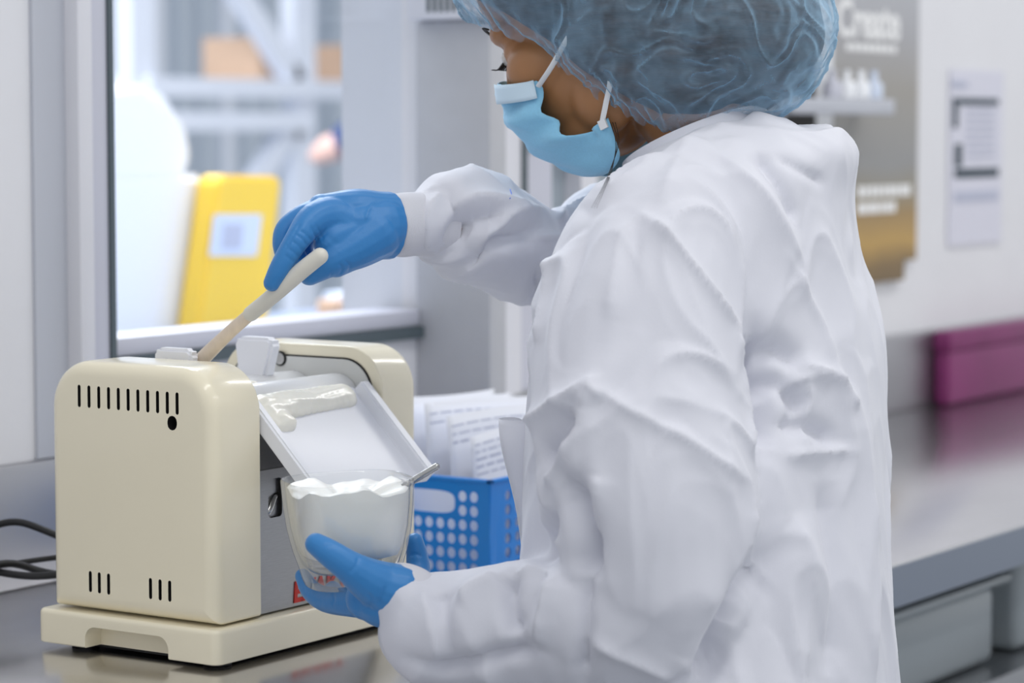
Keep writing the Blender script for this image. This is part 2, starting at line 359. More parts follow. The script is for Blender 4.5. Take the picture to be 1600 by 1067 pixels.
prism('body', [(b0[0], TZ), (b1[0], TZ), q(441, 284), q(436, 275), q(350, 273), q(342, 282)], YB, YB + .05, 'yellow', yc, .006)
prism('label', [q(326, 400), q(400, 400), q(408, 335), q(334, 335)], YB - .002, YB - .0005, 'label_blue', yc, 0)
prism('print', [q(345, 388), q(375, 388), q(378, 350), q(348, 350)], YB - .003, YB - .0021, 'grey_print', yc, 0)
# white domed machine
YD = YB + .075
def q(px, py, Y=YD): v = PY(px, py, Y); return (v.x, v.z)
dm = thing('white_dome_machine', (q(240, 500)[0], YD, TZ), 'white machine with a rounded hood behind the left end of the window', 'machine')
l0 = q(70, 500)[0]; r0 = q(287, 500)[0]
prism('body', [(l0, TZ), (r0, TZ), q(308, 272), (l0, q(308, 272)[1])], YD - .02, YD + .105, 'white_plastic', dm, .01)
hp = [q(318, 268)] + [(q(250, 268)[0] + (q(318, 268)[0] - q(250, 268)[0]) * math.cos(a), q(250, 268)[1] + (q(250, 132)[1] - q(250, 268)[1]) * math.sin(a)) for a in [math.pi / 2 * k / 8 for k in range(1, 9)]] + [q(80, 132), q(80, 268)]
prism('hood', hp, YD + .03, YD + .105, 'pale_plastic', dm, .008)
hp = [(x - .06, z - .012) for x, z in hp[:-2]] + [(l0, hp[-2][1] - .012), (l0, hp[0][1] - .012)]
prism('front_cover', [(x, z if z < 9 else z) for x, z in hp], YD - .015, YD + .029, 'white_plastic', dm, .008)
# items on the hall table near the right
its = [(505, 430, .02, .04, 'card', 'small tan carton on the hall table, under the gloved hand'), (545, 430, .045, .05, 'label_blue', 'pale blue carton on the hall table beside the tan ones'), (600, 415, .05, .09, 'card', 'tall tan carton on the hall table by the grey column'), (575, 445, .03, .03, 'bluelip', 'low pale green carton on the hall table behind the hand')]
for px, py, wd, h, mm, lab in its:
    c = PY(px, py, 2.95)
    t = tag(box('carton', (c.x - wd, 2.93 - wd, TZ), (c.x + wd, 2.93 + wd, TZ + h), mm, None, .004), lab, 'carton')
for px in (272, 566, 648):
    c = PY(px, 500, 2.30)
    tag(link('dome_cap', ellipsoid_me((c.x, 2.30, TZ + .001), (Vector((1, 0, 0)), Vector((0, 1, 0)), Z), (.02, .02, .05), 16), 'white_plastic', None, True), {272: 'white dome cap on the table outside, left one', 566: 'white dome cap on the table outside, right of the spatula hand', 648: 'white dome cap on the table outside next to the grey column'}[px], 'cap')
# rack
YR = 5.5
rk = thing('storage_rack', (6.2, YR, 0), 'white steel storage rack with diagonal brace behind the window', 'rack')
def rbar(name, p0, p1, wpx, dep=.05, yy=YR):
    a = PY(p0[0], p0[1], yy); b = PY(p1[0], p1[1], yy); d = (b - a).normalized(); s = d.cross(Vector((0, 1, 0))) * wpx
    bm = bmesh.new(); vs = [a - s, b - s, b + s, a + s]; A = [bm.verts.new(v) for v in vs]; Bv = [bm.verts.new(v + Vector((0, dep, 0))) for v in vs]
    bm.faces.new(A); bm.faces.new(Bv[::-1])
    for i in range(4): bm.faces.new((A[i], A[(i + 1) % 4], Bv[(i + 1) % 4], Bv[i]))
    return link(name, mesh_bm(bm), 'rack', rk)
for px in (225, 478, 720):
    a = PY(px, 200, YR); box('post', (a.x - .055, YR, 0), (a.x + .055, YR + .06, 2.6), 'rack', rk)
za = PY(478, 140, YR).z; zb = PY(478, 190, YR).z; xa = PY(225, 200, YR).x; xb = PY(720, 200, YR).x
box('beam', (xa, YR - .03, za - .03), (xb, YR, za + .03), 'rack', rk)
box('beam', (xa, YR - .03, zb - .03), (PY(478, 140, YR).x, YR, zb + .03), 'rack', rk)
box('shelf', (xa, YR, za + .005), (xb, YR + .7, za + .03), 'rack', rk)
rbar('brace', (350, -60), (470, 130), .035); rbar('brace', (470, 190), (395, 300), .035)
cl = ['tan cardboard box on the rack left of the white post', 'tan cardboard box on the rack right of the white post', 'white carton on the rack next to the tan box', 'flat tan cardboard box on the rack near the grey column']
for i, (px, hw_, h, mm) in enumerate(((388, .09, .14, 'card'), (540, .07, .13, 'card'), (572, .05, .08, 'label_blue'), (615, .06, .11, 'card'))):
    c = PY(px, 100, YR + .2)
    t = thing('cardboard_box', (c.x, YR + .2, za + .031), cl[i], 'box'); box('carton', (c.x - hw_, YR + .08, za + .031), (c.x + hw_, YR + .32, za + .031 + h), mm, t)
    box('tape', (c.x - .012, YR + .079, za + .031 + h * .6), (c.x + .012, YR + .2, za + .0315 + h), 'paper', t)
# far person in navy, mostly behind the column
def skin_body(name, chain, m, parent):
    mes = []
    for pts, rad in chain: mes.append(rings_me(tube_rings(pts, rad, 12)))
    return link(name, remesh(mes, .02, 3), m, parent, True)
fp = P(668, 200, 7.2); fx, fy = fp.x, fp.y
far = thing('person', (fx, fy, 0), 'person in navy clothes standing in the hall, mostly hidden by the grey column', 'person')
V = Vector
skin_body('clothes', [([V((fx, fy, .95)), V((fx, fy, 1.2)), V((fx, fy, 1.42))], [.14, .15, .13]),
    ([V((fx - .05, fy - .02, 1.40)), V((fx - .10, fy + .12, 1.33)), V((fx - .13, fy + .17, 1.31))], [.07, .065, .055]),
    ([V((fx + .18, fy, 1.42)), V((fx + .22, fy, 1.15)), V((fx + .2, fy + .1, .95))], [.06, .05, .045]),
    ([V((fx - .09, fy, .95)), V((fx - .1, fy, .5)), V((fx - .1, fy, .06))], [.09, .07, .05]), ([V((fx + .09, fy, .95)), V((fx + .1, fy, .5)), V((fx + .1, fy, .06))], [.09, .07, .05])], 'navy', far)
skin_body('body', [([V((fx, fy, 1.40)), V((fx, fy, 1.55))], [.05, .055]), ([V((fx, fy, 1.58)), V((fx, fy + .01, 1.66))], [.085, .09]), ([V((fx - .13, fy + .17, 1.31)), V((fx - .16, fy + .21, 1.29)), V((fx - .17, fy + .24, 1.27))], [.04, .042, .03])], mat('pale_skin', rgb(232, 190, 176), .5), far)

# ------------------------------------------------------------------ things on the right of the wall
po = thing('wall_poster', (3.8, WY, 1.1), 'grey and gold wall poster reading Create behind the worker', 'poster')
pm = mat('poster_print', rgb(150, 148, 144), .4); tc = N(pm, 'ShaderNodeTexCoord'); sx = N(pm, 'ShaderNodeSeparateXYZ'); L(pm, tc.outputs['Object'], sx.inputs[0])
ns = N(pm, 'ShaderNodeTexNoise'); ns.inputs['Scale'].default_value = 5; L(pm, tc.outputs['Object'], ns.inputs['Vector'])
mm2 = N(pm, 'ShaderNodeMath', operation='MULTIPLY_ADD'); mm2.inputs[1].default_value = .05; L(pm, ns.outputs[0], mm2.inputs[0]); L(pm, sx.outputs['Z'], mm2.inputs[2])
mr = N(pm, 'ShaderNodeMapRange'); mr.inputs[1].default_value = 1.10; mr.inputs[2].default_value = 1.62; L(pm, mm2.outputs[0], mr.inputs[0])
cr = N(pm, 'ShaderNodeValToRGB'); L(pm, mr.outputs[0], cr.inputs[0]); e = cr.color_ramp.elements
e[0].position = 0; e[0].color = rgb(104, 86, 62); e[1].position = 1; e[1].color = rgb(182, 184, 190)
for p_, c_ in ((.10, (128, 104, 66)), (.17, (186, 150, 82)), (.25, (160, 132, 86)), (.31, (146, 138, 120)), (.40, (146, 146, 146)), (.62, (158, 154, 148)), (.8, (168, 168, 172))):
    x = e.new(p_); x.color = rgb(*c_)
L(pm, cr.outputs[0], B(pm).inputs['Base Color']); M['poster'] = pm
a = PY(1288, 400, WY - .01); b = PY(1430, 405, WY - .01); c = PY(1411, 437, WY - .01)
box('sheet', (a.x - .3, WY - .012, b.z), (b.x, WY - .002, 1.9), 'poster', po)
box('lower_sheet', (a.x - .3, WY - .012, c.z), (c.x, WY - .002, b.z), 'poster', po)
box('side_band', (PY(1240, 0, WY).x - .2, WY - .016, b.z), (PY(1262, 0, WY).x, WY - .0125, 1.9), 'dark', po)
box('side_band', (PY(1262, 0, WY).x, WY - .016, b.z), (PY(1288, 0, WY).x, WY - .0125, 1.9), 'pale_plastic', po, label='pale vertical band of the poster')
ta = PY(1308, 55, WY - .014)
text('lettering', 'Create', .079, 'wallprint', (ta.x, WY - .0125, ta.z), (1, 0, 0), (0, 0, 1), po, off=.0022)
def strips(px0, px1, py, h, n, m, parent, y=WY - .0125, nm='print'):
    a = PY(px0, py, y); b = PY(px1, py, y); wd = (b.x - a.x) / n
    bm = bmesh.new()
    for k in range(n):
        r = bmesh.ops.create_cube(bm, size=1); x0 = a.x + wd * k; ww = wd * random.uniform(.72, .9)
        for v in r['verts']: v.co = Vector((x0 + ww / 2 + v.co.x * ww, y + v.co.y * .001, a.z + v.co.z * h * random.uniform(.97, 1)))
    return link(nm, mesh_bm(bm), m, parent)
strips(1322, 1402, 73, .012, 8, 'wallprint', po); strips(1340, 1424, 300, .018, 9, 'wallprint', po); strips(1340, 1400, 326, .018, 7, 'wallprint', po)
# rail with clips in front of the poster
rl = thing('wall_rail', (3.8, WY - .03, 1.39), 'pale metal rail with small bottles in front of the poster', 'rail')
a = PY(1225, 165, WY - .06); b = PY(1385, 165, WY - .06)
box('bar', (a.x, WY - .075, a.z - .012), (b.x, WY - .045, a.z + .012), 'frame_grey', rl, .003)
box('bracket', (a.x, WY - .046, a.z - .008), (a.x + .02, WY - .013, a.z + .008), 'frame_grey', rl); box('bracket', (b.x - .02, WY - .046, a.z - .008), (b.x, WY - .013, a.z + .008), 'frame_grey', rl)
for px, mm in ((1300, 'frame_lav'), (1322, 'white_plastic'), (1345, 'white_plastic'), (1365, 'label_blue')):
    c = PY(px, 160, WY - .06); t = tube('bottle', [(c.x, WY - .06, a.z + .013), (c.x, WY - .06, a.z + .034), (c.x, WY - .06, a.z + .041), (c.x, WY - .06, a.z + .055)], [.014, .014, .006, .006], mm, None, 10, 1, False)
    tag(t, {1300: 'grey bottle on the wall rail, first from the cap', 1322: 'white bottle on the wall rail, second from the cap', 1345: 'white bottle on the wall rail, third from the cap', 1365: 'pale blue bottle at the right end of the wall rail'}[px], 'bottle', 'small bottles on the wall rail')
nt = thing('wall_notice', (4.2, WY, 1.2), 'white paper notice with dark bars on the wall at right', 'notice')
a = PY(1482, 385, WY - .004); b = PY(1568, 112, WY - .004)
box('sheet', (a.x, WY - .004, a.z), (b.x, WY - .001, b.z), mat('notice_paper', rgb(216, 216, 228), .7), nt)
for (p0, p1, y0, y1, mm) in ((1489, 1560, 153, 163, 'dark_print'), (1489, 1497, 163, 200, 'dark_print'), (1492, 1503, 225, 260, 'dark_print'), (1492, 1560, 264, 278, 'dark_print'), (1492, 1560, 300, 316, 'grey_print'), (1487, 1512, 126, 136, 'grey_print')):
    u0 = PY(p0, y1, WY - .005); u1 = PY(p1, y0, WY - .005); box('print', (u0.x, WY - .0055, u0.z), (u1.x, WY - .0041, PY(p0, y0, WY - .005).z), mm if mm != 'dark_print' or y0 == 225 else 'dark_print', nt)
for k in range(7):
    y0 = 172 + k * 12; strips(1510, 1556, y0, .004, 5, 'grey_print', nt, WY - .005)
pb = thing('purple_block', (4.45, 1.82, CT), 'low purple block added in place of a purple area on the upstand at right', 'box')
pa = PY(1492, 560, 1.80)  # added block, stands in for an unclear purple area on the upstand
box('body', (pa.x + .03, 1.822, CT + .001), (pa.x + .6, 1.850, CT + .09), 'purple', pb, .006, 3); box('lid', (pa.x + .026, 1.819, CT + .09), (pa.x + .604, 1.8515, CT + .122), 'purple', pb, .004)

# ------------------------------------------------------------------ three roll mill
MX0, MXa, MXb, MX1 = 1.712, 1.774, 1.949, 2.006
MY0, MY1 = 1.430, 1.616; MZ0, MZ1 = .9265, 1.142
ml_ = thing('roll_mill', (1.86, 1.52, CT), 'cream bench-top three roll mill with vented side housings', 'mill')
def slab(name, x0, x1, y0, y1, z0, z1, rt, rb, m, parent, fx0=.0, fx1=.0, k=10, cut=None):
    "rounded profile in YZ extruded along X with filleted ends"
    rings = []
    def R(x, ins): return [(x, y, z) for y, z in rrect(y0 + ins, y1 - ins, z0 + ins, z1 - ins, max(rt - ins, .001), max(rb - ins, .001), k)]
    n = 6
    if fx0:
        for i in range(n): a = math.pi / 2 * i / n; rings.append(R(x0 + fx0 * (1 - math.sin(a)), fx0 * (1 - math.cos(a))) if False else R(x0 + fx0 * (1 - math.sin(math.pi / 2 - a)) if False else x0 + fx0 * (1 - math.cos(a)), fx0 * (1 - math.sin(a))))
    rings.append(R(x0 + fx0, 0)); rings.append(R(x1 - fx1, 0))
    if fx1:
        for i in range(n - 1, -1, -1): a = math.pi / 2 * i / n; rings.append(R(x1 - fx1 * (1 - math.cos(a)), fx1 * (1 - math.sin(a))))
    me = rings_me(rings); shade(me, 30)
    o = link(name, me, m, parent)
    if cut: boolean(o, cut); shade(o.data, 30)
    return o
def cutter(poly, x0, x1):
    bm = bmesh.new(); A = [bm.verts.new((x0, y, z)) for y, z in poly]; Bv = [bm.verts.new((x1, y, z)) for y, z in poly]; n = len(poly)
    bm.faces.new(A); bm.faces.new(Bv[::-1])
    for i in range(n): bm.faces.new((A[i], A[(i + 1) % n], Bv[(i + 1) % n], Bv[i]))
    return mesh_bm(bm)
def PX(px, py, X):
    v = Rt * ((px - 800) / FPX) + Up * ((533.5 - py) / FPX) + Vd; return CAM + v * (X / v.x)
def slots(lst, px_w, X):
    out = []
    for (cx, y0, y1) in lst:
        a = PX(cx, y0, X); b = PX(cx, y1, X); out.append(cutter(stadium(a.y, (a.z + b.z) / 2, px_w, abs(a.z - b.z) / 2), X - .01, X + .014))
    return out
sl = [(123.5 + 15.3 * k, 601 + 1.2 * k, 636 + 1.2 * k) for k in range(11)]
sl2 = [(141, 892, 925), (155, 894, 927), (169.5, 896, 929), (235, 903, 936), (250, 905, 938), (265, 907, 940)]
cu = slots(sl, .0017, MX0) + slots(sl2, .0017, MX0)
h = PX(269, 661, MX0); cu.append(cutter(stadium(h.y, h.z, .0052, .0062), MX0 - .01, MX0 + .02))
slab('near_housing', MX0, MXa, MY0, MY1, MZ0, MZ1, .040, .003, 'cream', ml_, .013, .002, cut=cu)  # slot walls take the dark cutter colour, painted for shade inside the vents
link('screw', ellipsoid_me((MX0 + .012, h.y, h.z), (Vector((1, 0, 0)), Vector((0, 1, 0)), Z), (.003, .004, .004), 12), 'chrome', ml_, True)
slab('far_housing', MXb, MX1, MY0, MY1, MZ0, MZ1 + .002, .040, .003, 'cream', ml_, .0015, .013)
slab('seam', MXb - .0012, MXb + .001, MY0 + .0105, MY1 - .0105, MZ0, MZ1 - .0085, .032, .002, 'dark', ml_)
slab('inner_plate', MXb - .0025, MXb + .001, MY0 + .012, MY1 - .012, MZ0 + .002, MZ1 - .010, .031, .002, 'plate', ml_, .0008)
slab('inner_plate', MXa - .001, MXa + .0025, MY0 + .012, MY1 - .012, MZ0 + .002, MZ1 - .010, .031, .002, 'plate', ml_, 0, .0008)
s = PX(438, 560, MXb - .003); tube('screw_ring', [(MXb - .0035, s.y, s.z), (MXb - .002, s.y, s.z)], .007, 'dark', ml_, 16, 1, False)
tube('screw_head', [(MXb - .0045, s.y, s.z), (MXb - .003, s.y, s.z)], .0055, 'chrome', ml_, 16, 1, False)
# base plate with arched opening at the end
BX0, BX1, BY0, BY1 = 1.7055, 2.014, 1.4225, 1.627
def rr_xy(ins, z, r=.009, k=6):
    pts = []; r = max(r - ins, .001)
    for (cx_, cy_, a0) in ((BX1 - ins - r, BY1 - ins - r, 0), (BX0 + ins + r, BY1 - ins - r, 90), (BX0 + ins + r, BY0 + ins + r, 180), (BX1 - ins - r, BY0 + ins + r, 270)):
        for i in range(k + 1): a = math.radians(a0 + 90 * i / k); pts.append((cx_ + r * math.cos(a), cy_ + r * math.sin(a), z))
    return pts
br = [rr_xy(.001, .895), rr_xy(0, .896), rr_xy(0, .9205)] + [rr_xy(.004 * (1 - math.cos(a)), .9205 + .004 * math.sin(a)) for a in (.4, .8, 1.2, math.pi / 2)]
base = link('base', rings_me(br), 'cream', ml_)
na = PX(133, 1012, BX0); nb2 = PX(263, 1032, BX0); ya, yb = nb2.y, na.y; ztop = .914; ra_ = .011
arch = [(ya, .86), (yb, .86), (yb, ztop - ra_)] + [(yb - ra_ + ra_ * math.cos(a), ztop - ra_ + ra_ * math.sin(a)) for a in [math.pi / 2 * k / 6 for k in range(1, 7)]] + [(ya + ra_ + ra_ * math.cos(a), ztop - ra_ + ra_ * math.sin(a)) for a in [math.pi / 2 + math.pi / 2 * k / 6 for k in range(0, 7)]]
boolean(base, [cutter(arch, BX0 - .01, BX0 + .020)])
for mi, mtt in enumerate(base.data.materials):
    if mtt and mtt.name == 'dark_interior': base.data.materials[mi] = M['cream']
shade(base.data, 30)
for x in (BX0 + .03, BX1 - .03):
    for y in (BY0 + .025, BY1 - .03): tube('foot', [(x, y, CT + .0005), (x, y, .897)], .012, 'black', ml_, 16, 1, False)
box('underside', (BX0 + .024, BY0 + .02, .892), (BX1 - .02, BY1 - .02, .895), 'dark', ml_)
# front steel panel with latch opening
FY = 1.436
fpn = box('front_panel', (MXa, FY, MZ0), (MXb, FY + .05, 1.050), 'panel_steel', ml_)
def YZp(px, py, Y): v = PY(px, py, Y); return v
a = YZp(419, 745, FY); b = YZp(441, 808, FY); hw_ = (b.x - a.x) / 2; hh = (YZp(430, 747, FY).z - YZp(430, 808, FY).z) / 2; cx = (a.x + b.x) / 2; cz = (YZp(430, 747, FY).z + YZp(430, 808, FY).z) / 2
def xzcut(cx, cz, hw, hh, r, y0, y1, k=4):
    pts = []
    for (sx_, sz_, a0) in ((1, 1, 0), (-1, 1, 90), (-1, -1, 180), (1, -1, 270)):
        for i in range(k + 1): t_ = math.radians(a0 + 90 * i / k); pts.append((cx + sx_ * (hw - r) + r * math.cos(t_), cz + sz_ * (hh - r) + r * math.sin(t_)))
    bm = bmesh.new(); A = [bm.verts.new((x, y0, z)) for x, z in pts]; Bv = [bm.verts.new((x, y1, z)) for x, z in pts]; n = len(pts)
    bm.faces.new(A); bm.faces.new(Bv[::-1])
    for i in range(n): bm.faces.new((A[i], A[(i + 1) % n], Bv[(i + 1) % n], Bv[i]))
    return mesh_bm(bm)
boolean(fpn, [xzcut(cx, cz, hw_, hh, .004, FY - .01, FY + .03)])
tube('latch', [(cx + .012, FY + .008, cz + .002), (cx + .002, FY + .004, cz - .001), (cx - .006, FY + .002, cz - .010), (cx - .010, FY + .004, cz - .014)], [.004, .0035, .0035, .003], 'chrome', ml_, 10)
e0 = PY(459, 941, FY - .001)
text('lettering', 'EXAKT', .0245, 'red', (e0.x, FY - .0006, e0.z), (1, 0, 0), (0, 0, 1), ml_, .0004, .0009, .1)
# sloping inner cover behind the tray
prism2 = [(FY, 1.050), (FY + .05, 1.050), (FY + .11, 1.115), (FY + .11, 1.050 - .05), (FY, 1.0)]
bm = bmesh.new(); A = [bm.verts.new((MXa + .003, y, z)) for y, z in [(FY + .004, .96), (FY + .004, 1.05), (1.455, 1.078), (1.60, 1.078), (1.60, .96)]]; Bv = [bm.verts.new((MXb - .003, v.co.y, v.co.z)) for v in A]
bm.faces.new(A); bm.faces.new(Bv[::-1])
for i in range(5): bm.faces.new((A[i], A[(i + 1) % 5], Bv[(i + 1) % 5], Bv[i]))
link('inner_cover', mesh_bm(bm), 'panel_steel', ml_)
# rollers
for yy in (1.478, 1.529, 1.580):
    rr = [[(x, yy + r * math.cos(2 * math.pi * k / 40), 1.094 + r * math.sin(2 * math.pi * k / 40)) for k in range(40)] for x, r in ((MXa + .003, .012), (MXa + .006, .012), (MXa + .006, .0245), (MXa + .0075, .0255), (MXb - .0045, .0255), (MXb - .003, .0245), (MXb - .003, .012))]
    link('roller', rings_me(rr), 'ceramic', ml_)
# feed cheeks (white nylon wedges on the rollers)
def cheek(x0, x1, ztop):
    prof = [(1.521, 1.116), (1.512, ztop - .005), (1.517, ztop), (1.552, ztop), (1.557, ztop - .005), (1.553, 1.116), (1.536, 1.106)]
    bm = bmesh.new(); A = [bm.verts.new((x0, y, z)) for y, z in prof]; Bv = [bm.verts.new((x1, y, z)) for y, z in prof]; n = len(prof)
    bm.faces.new(A); bm.faces.new(Bv[::-1])
    for i in range(n): bm.faces.new((A[i], A[(i + 1) % n], Bv[(i + 1) % n], Bv[i]))
    bmesh.ops.bevel(bm, geom=bm.edges[:], offset=.003, segments=4, affect='EDGES')
    me = mesh_bm(bm); shade(me, 40); return link('feed_cheek', me, 'nylon', ml_)
cheek(MXa + .008, MXa + .020, 1.1505); cheek(1.893, 1.908, 1.153)
# tray
TA = Vector((0, 1.456, 1.112)); TB = Vector((0, 1.3755, 1.0297)); sd = (TB - TA).normalized(); nn_ = Vector((0, -sd.z, sd.y)); nn_ = nn_ if nn_.z > 0 else -nn_
def tray_piece(name, x0, x1, t0, t1, lo, hi, lo2=None, hi2=None, bev=.002):
    Lh = (TB - TA).length; pa = TA + sd * (t0 * Lh); pb_ = TA + sd * (t1 * Lh); lo2 = lo if lo2 is None else lo2; hi2 = hi if hi2 is None else hi2
    ring = [pa + nn_ * lo, pb_ + nn_ * lo2, pb_ + nn_ * hi2, pa + nn_ * hi]
    bm = bmesh.new(); A = [bm.verts.new((x0, v.y, v.z)) for v in ring]; Bv = [bm.verts.new((x1, v.y, v.z)) for v in ring]
    bm.faces.new(A); bm.faces.new(Bv[::-1])
    for i in range(4): bm.faces.new((A[i], A[(i + 1) % 4], Bv[(i + 1) % 4], Bv[i]))
    bmesh.ops.bevel(bm, geom=bm.edges[:], offset=bev, segments=3, affect='EDGES')
    me = mesh_bm(bm); shade(me, 40); return link(name, me, 'nylon', ml_)
tray_piece('tray_floor', 1.783, 1.936, .03, 1.0, -.004, .0, bev=.0012)
tray_piece('tray_rim', 1.776, 1.786, .06, 1.0, -.005, .010)
tray_piece('tray_rim', 1.933, 1.945, .06, 1.0, -.005, .012)
# cream on the tray
cb = []
for k in range(13):
    t = k / 12; o_ = TA + sd * (.0150 - .002 * t); h_ = .0045 + .0012 * math.sin(t * 6)
    cb.append(ellipsoid_me((1.803 + .108 * t, o_.y, o_.z) , (Vector((1, 0, 0)), sd, nn_), (.017, .0155 - .002 * t, h_ + .004), 14))
for x_, t_, rx_, rt_ in ((1.806, .030, .015, .013), (1.797, .022, .010, .014), (1.812, .034, .010, .009)):
    o_ = TA + sd * t_; cb.append(ellipsoid_me((x_, o_.y, o_.z), (Vector((1, 0, 0)), sd, nn_), (rx_, rt_, .0085), 14))
dm_ = remesh(cb, .0014, 8, .6)
for v in dm_.vertices: v.co += v.normal * (.0012 * noise.noise(Vector((v.co.x * 40, v.co.y * 150, v.co.z * 150))))
crm = tag(link('cream_dollop', dm_, 'creamy', None, True), 'ridge of ivory cream scraped onto the white tray', 'cream')
cb = [ellipsoid_me((1.792 + .012 * k, 1.503 + .002 * (k % 2), 1.112), (Vector((1, 0, 0)), Vector((0, 1, 0)), Z), (.013, .009, .007), 12) for k in range(6)]
tag(link('cream_on_rollers', remesh(cb, .002, 4), 'creamy', None, True), 'ivory cream lying between the rollers by the feed cheeks', 'cream')

# ------------------------------------------------------------------ spatula
sp = [P(500, 400, 2.232), P(470, 424, 2.236), P(430, 459, 2.245), P(392, 490, 2.262)]
tip = PX(312, 566, 1.797) ; tip = P(314, 563, 2.335); mid = P(358, 520, 2.292)
spt = thing('spatula', sp[0], 'off-white spatula in the raised gloved hand dipping into the mill', 'spatula')
tube('handle', sp, [.0070, .0072, .0068, .0066], 'handle', spt, 20)
tube('blade', [sp[-1], mid, tip, tip + (tip - mid) * .6], [.0062, .0066, .0078, .0072], 'blade', spt, 16, flat=.45, nrm=(0, 0, 1))

# ------------------------------------------------------------------ basket with papers
KX, KY = 2.198, 1.481; KZ0, KZ1 = CT + .001, 1.003
bk = thing('blue_basket', (KX + .12, KY + .1, CT), 'perforated blue plastic basket on the bench right of the mill', 'basket')
def perf(name, origin, ux, nu, su, nv, sv, mu0, mu1, mv0, mv1, r, skip=(), hole=None):
    "perforated wall: cells with round holes, margins round it"
    bm = bmesh.new(); ux = Vector(ux); O = Vector(origin)
    def V3(u, v): return O + ux * u + Z * v
    W_ = mu0 + nu * su + mu1; H_ = mv0 + nv * sv + mv1
    def quad(u0, v0, u1, v1): bm.faces.new([bm.verts.new(V3(*p)) for p in ((u0, v0), (u1, v0), (u1, v1), (u0, v1))])
    quad(0, 0, W_, mv0); quad(0, H_ - mv1, W_, H_); quad(0, mv0, mu0, H_ - mv1); quad(W_ - mu1, mv0, W_, H_ - mv1)
    def holed(u0, v0, u1, v1, rx, ry, k=16, ex=1.0):
        cu_, cv_ = (u0 + u1) / 2, (v0 + v1) / 2; hu, hv = (u1 - u0) / 2, (v1 - v0) / 2; I = []; O_ = []
        for i in range(k):
            a = 2 * math.pi * (i + .5) / k; c_, s_ = math.cos(a), math.sin(a)
            m_ = max(abs(c_), abs(s_)); O_.append(bm.verts.new(V3(cu_ + hu * c_ / m_, cv_ + hv * s_ / m_)))
            I.append(bm.verts.new(V3(cu_ + rx * math.copysign(abs(c_) ** ex, c_), cv_ + ry * math.copysign(abs(s_) ** ex, s_))))
        for i in range(k):
            j = (i + 1) % k; bm.faces.new((O_[i], O_[j], I[j], I[i]))
        for s1, s2 in ((1, 1), (-1, 1), (-1, -1), (1, -1)):   # fill the corners
            cv3 = V3(cu_ + s1 * hu, cv_ + s2 * hv); near = sorted(O_, key=lambda v: (v.co - cv3).length)[:2]; bm.faces.new((near[0], near[1], bm.verts.new(cv3)))
    for j in range(nv):
        for i in range(nu):
            if (i, j) in skip: 
                continue
            u0, v0 = mu0 + i * su, mv0 + j * sv; holed(u0, v0, u0 + su, v0 + sv, r, r * 1.05)
    if hole:
        i0, j0, i1, j1 = hole; holed(mu0 + i0 * su, mv0 + j0 * sv, mu0 + i1 * su, mv0 + j1 * sv, (i1 - i0) * su / 2 - .002, (j1 - j0) * sv / 2 - .003, 32, .55)
    bmesh.ops.remove_doubles(bm, verts=bm.verts[:], dist=1e-5)
    o = link(name, mesh_bm(bm), 'blue_plastic', bk); sm_ = o.modifiers.new('s', 'SOLIDIFY'); sm_.thickness = .0018; sm_.offset = 0
    return o
skl = [(i, j) for i in range(2, 12) for j in (4, 5) if i < 6]
perf('long_wall', (KX, KY, KZ0), (0, 1, 0), 12, .0137, 6, .0145, .0125, .006, .005, .010, .0052, [(i, j) for i in range(2, 7) for j in (4, 5)], (2, 4, 7, 6))
perf('end_wall', (KX, KY, KZ0), (1, 0, 0), 12, .0185, 6, .0145, .022, .012, .005, .010, .0052)
perf('long_wall', (KX + .256, KY, KZ0), (0, 1, 0), 12, .0137, 6, .0145, .0125, .006, .005, .010, .0052)
perf('end_wall', (KX, KY + .183, KZ0), (1, 0, 0), 12, .0185, 6, .0145, .022, .012, .005, .010, .0052)
box('bottom', (KX, KY, KZ0), (KX + .256, KY + .183, KZ0 + .002), 'blue_plastic', bk)
for a_, b_ in (((KX - .003, KY - .003), (KX + .003, KY + .186)), ((KX - .003, KY - .003), (KX + .259, KY + .003)), ((KX + .253, KY - .003), (KX + .259, KY + .186)), ((KX - .003, KY + .180), (KX + .259, KY + .186))):
    box('rim', (a_[0], a_[1], KZ0 + .0995), (b_[0], b_[1], KZ0 + .1035), 'blue_plastic', bk, .001)
labs = ['front printed sheet with green text standing in the blue basket', 'second printed sheet in the blue basket', 'tall white sheet near the back of the blue basket', 'white sheet leaning at the back of the blue basket', 'hindmost white sheet in the blue basket', 'white sheet behind the handle hole of the basket']
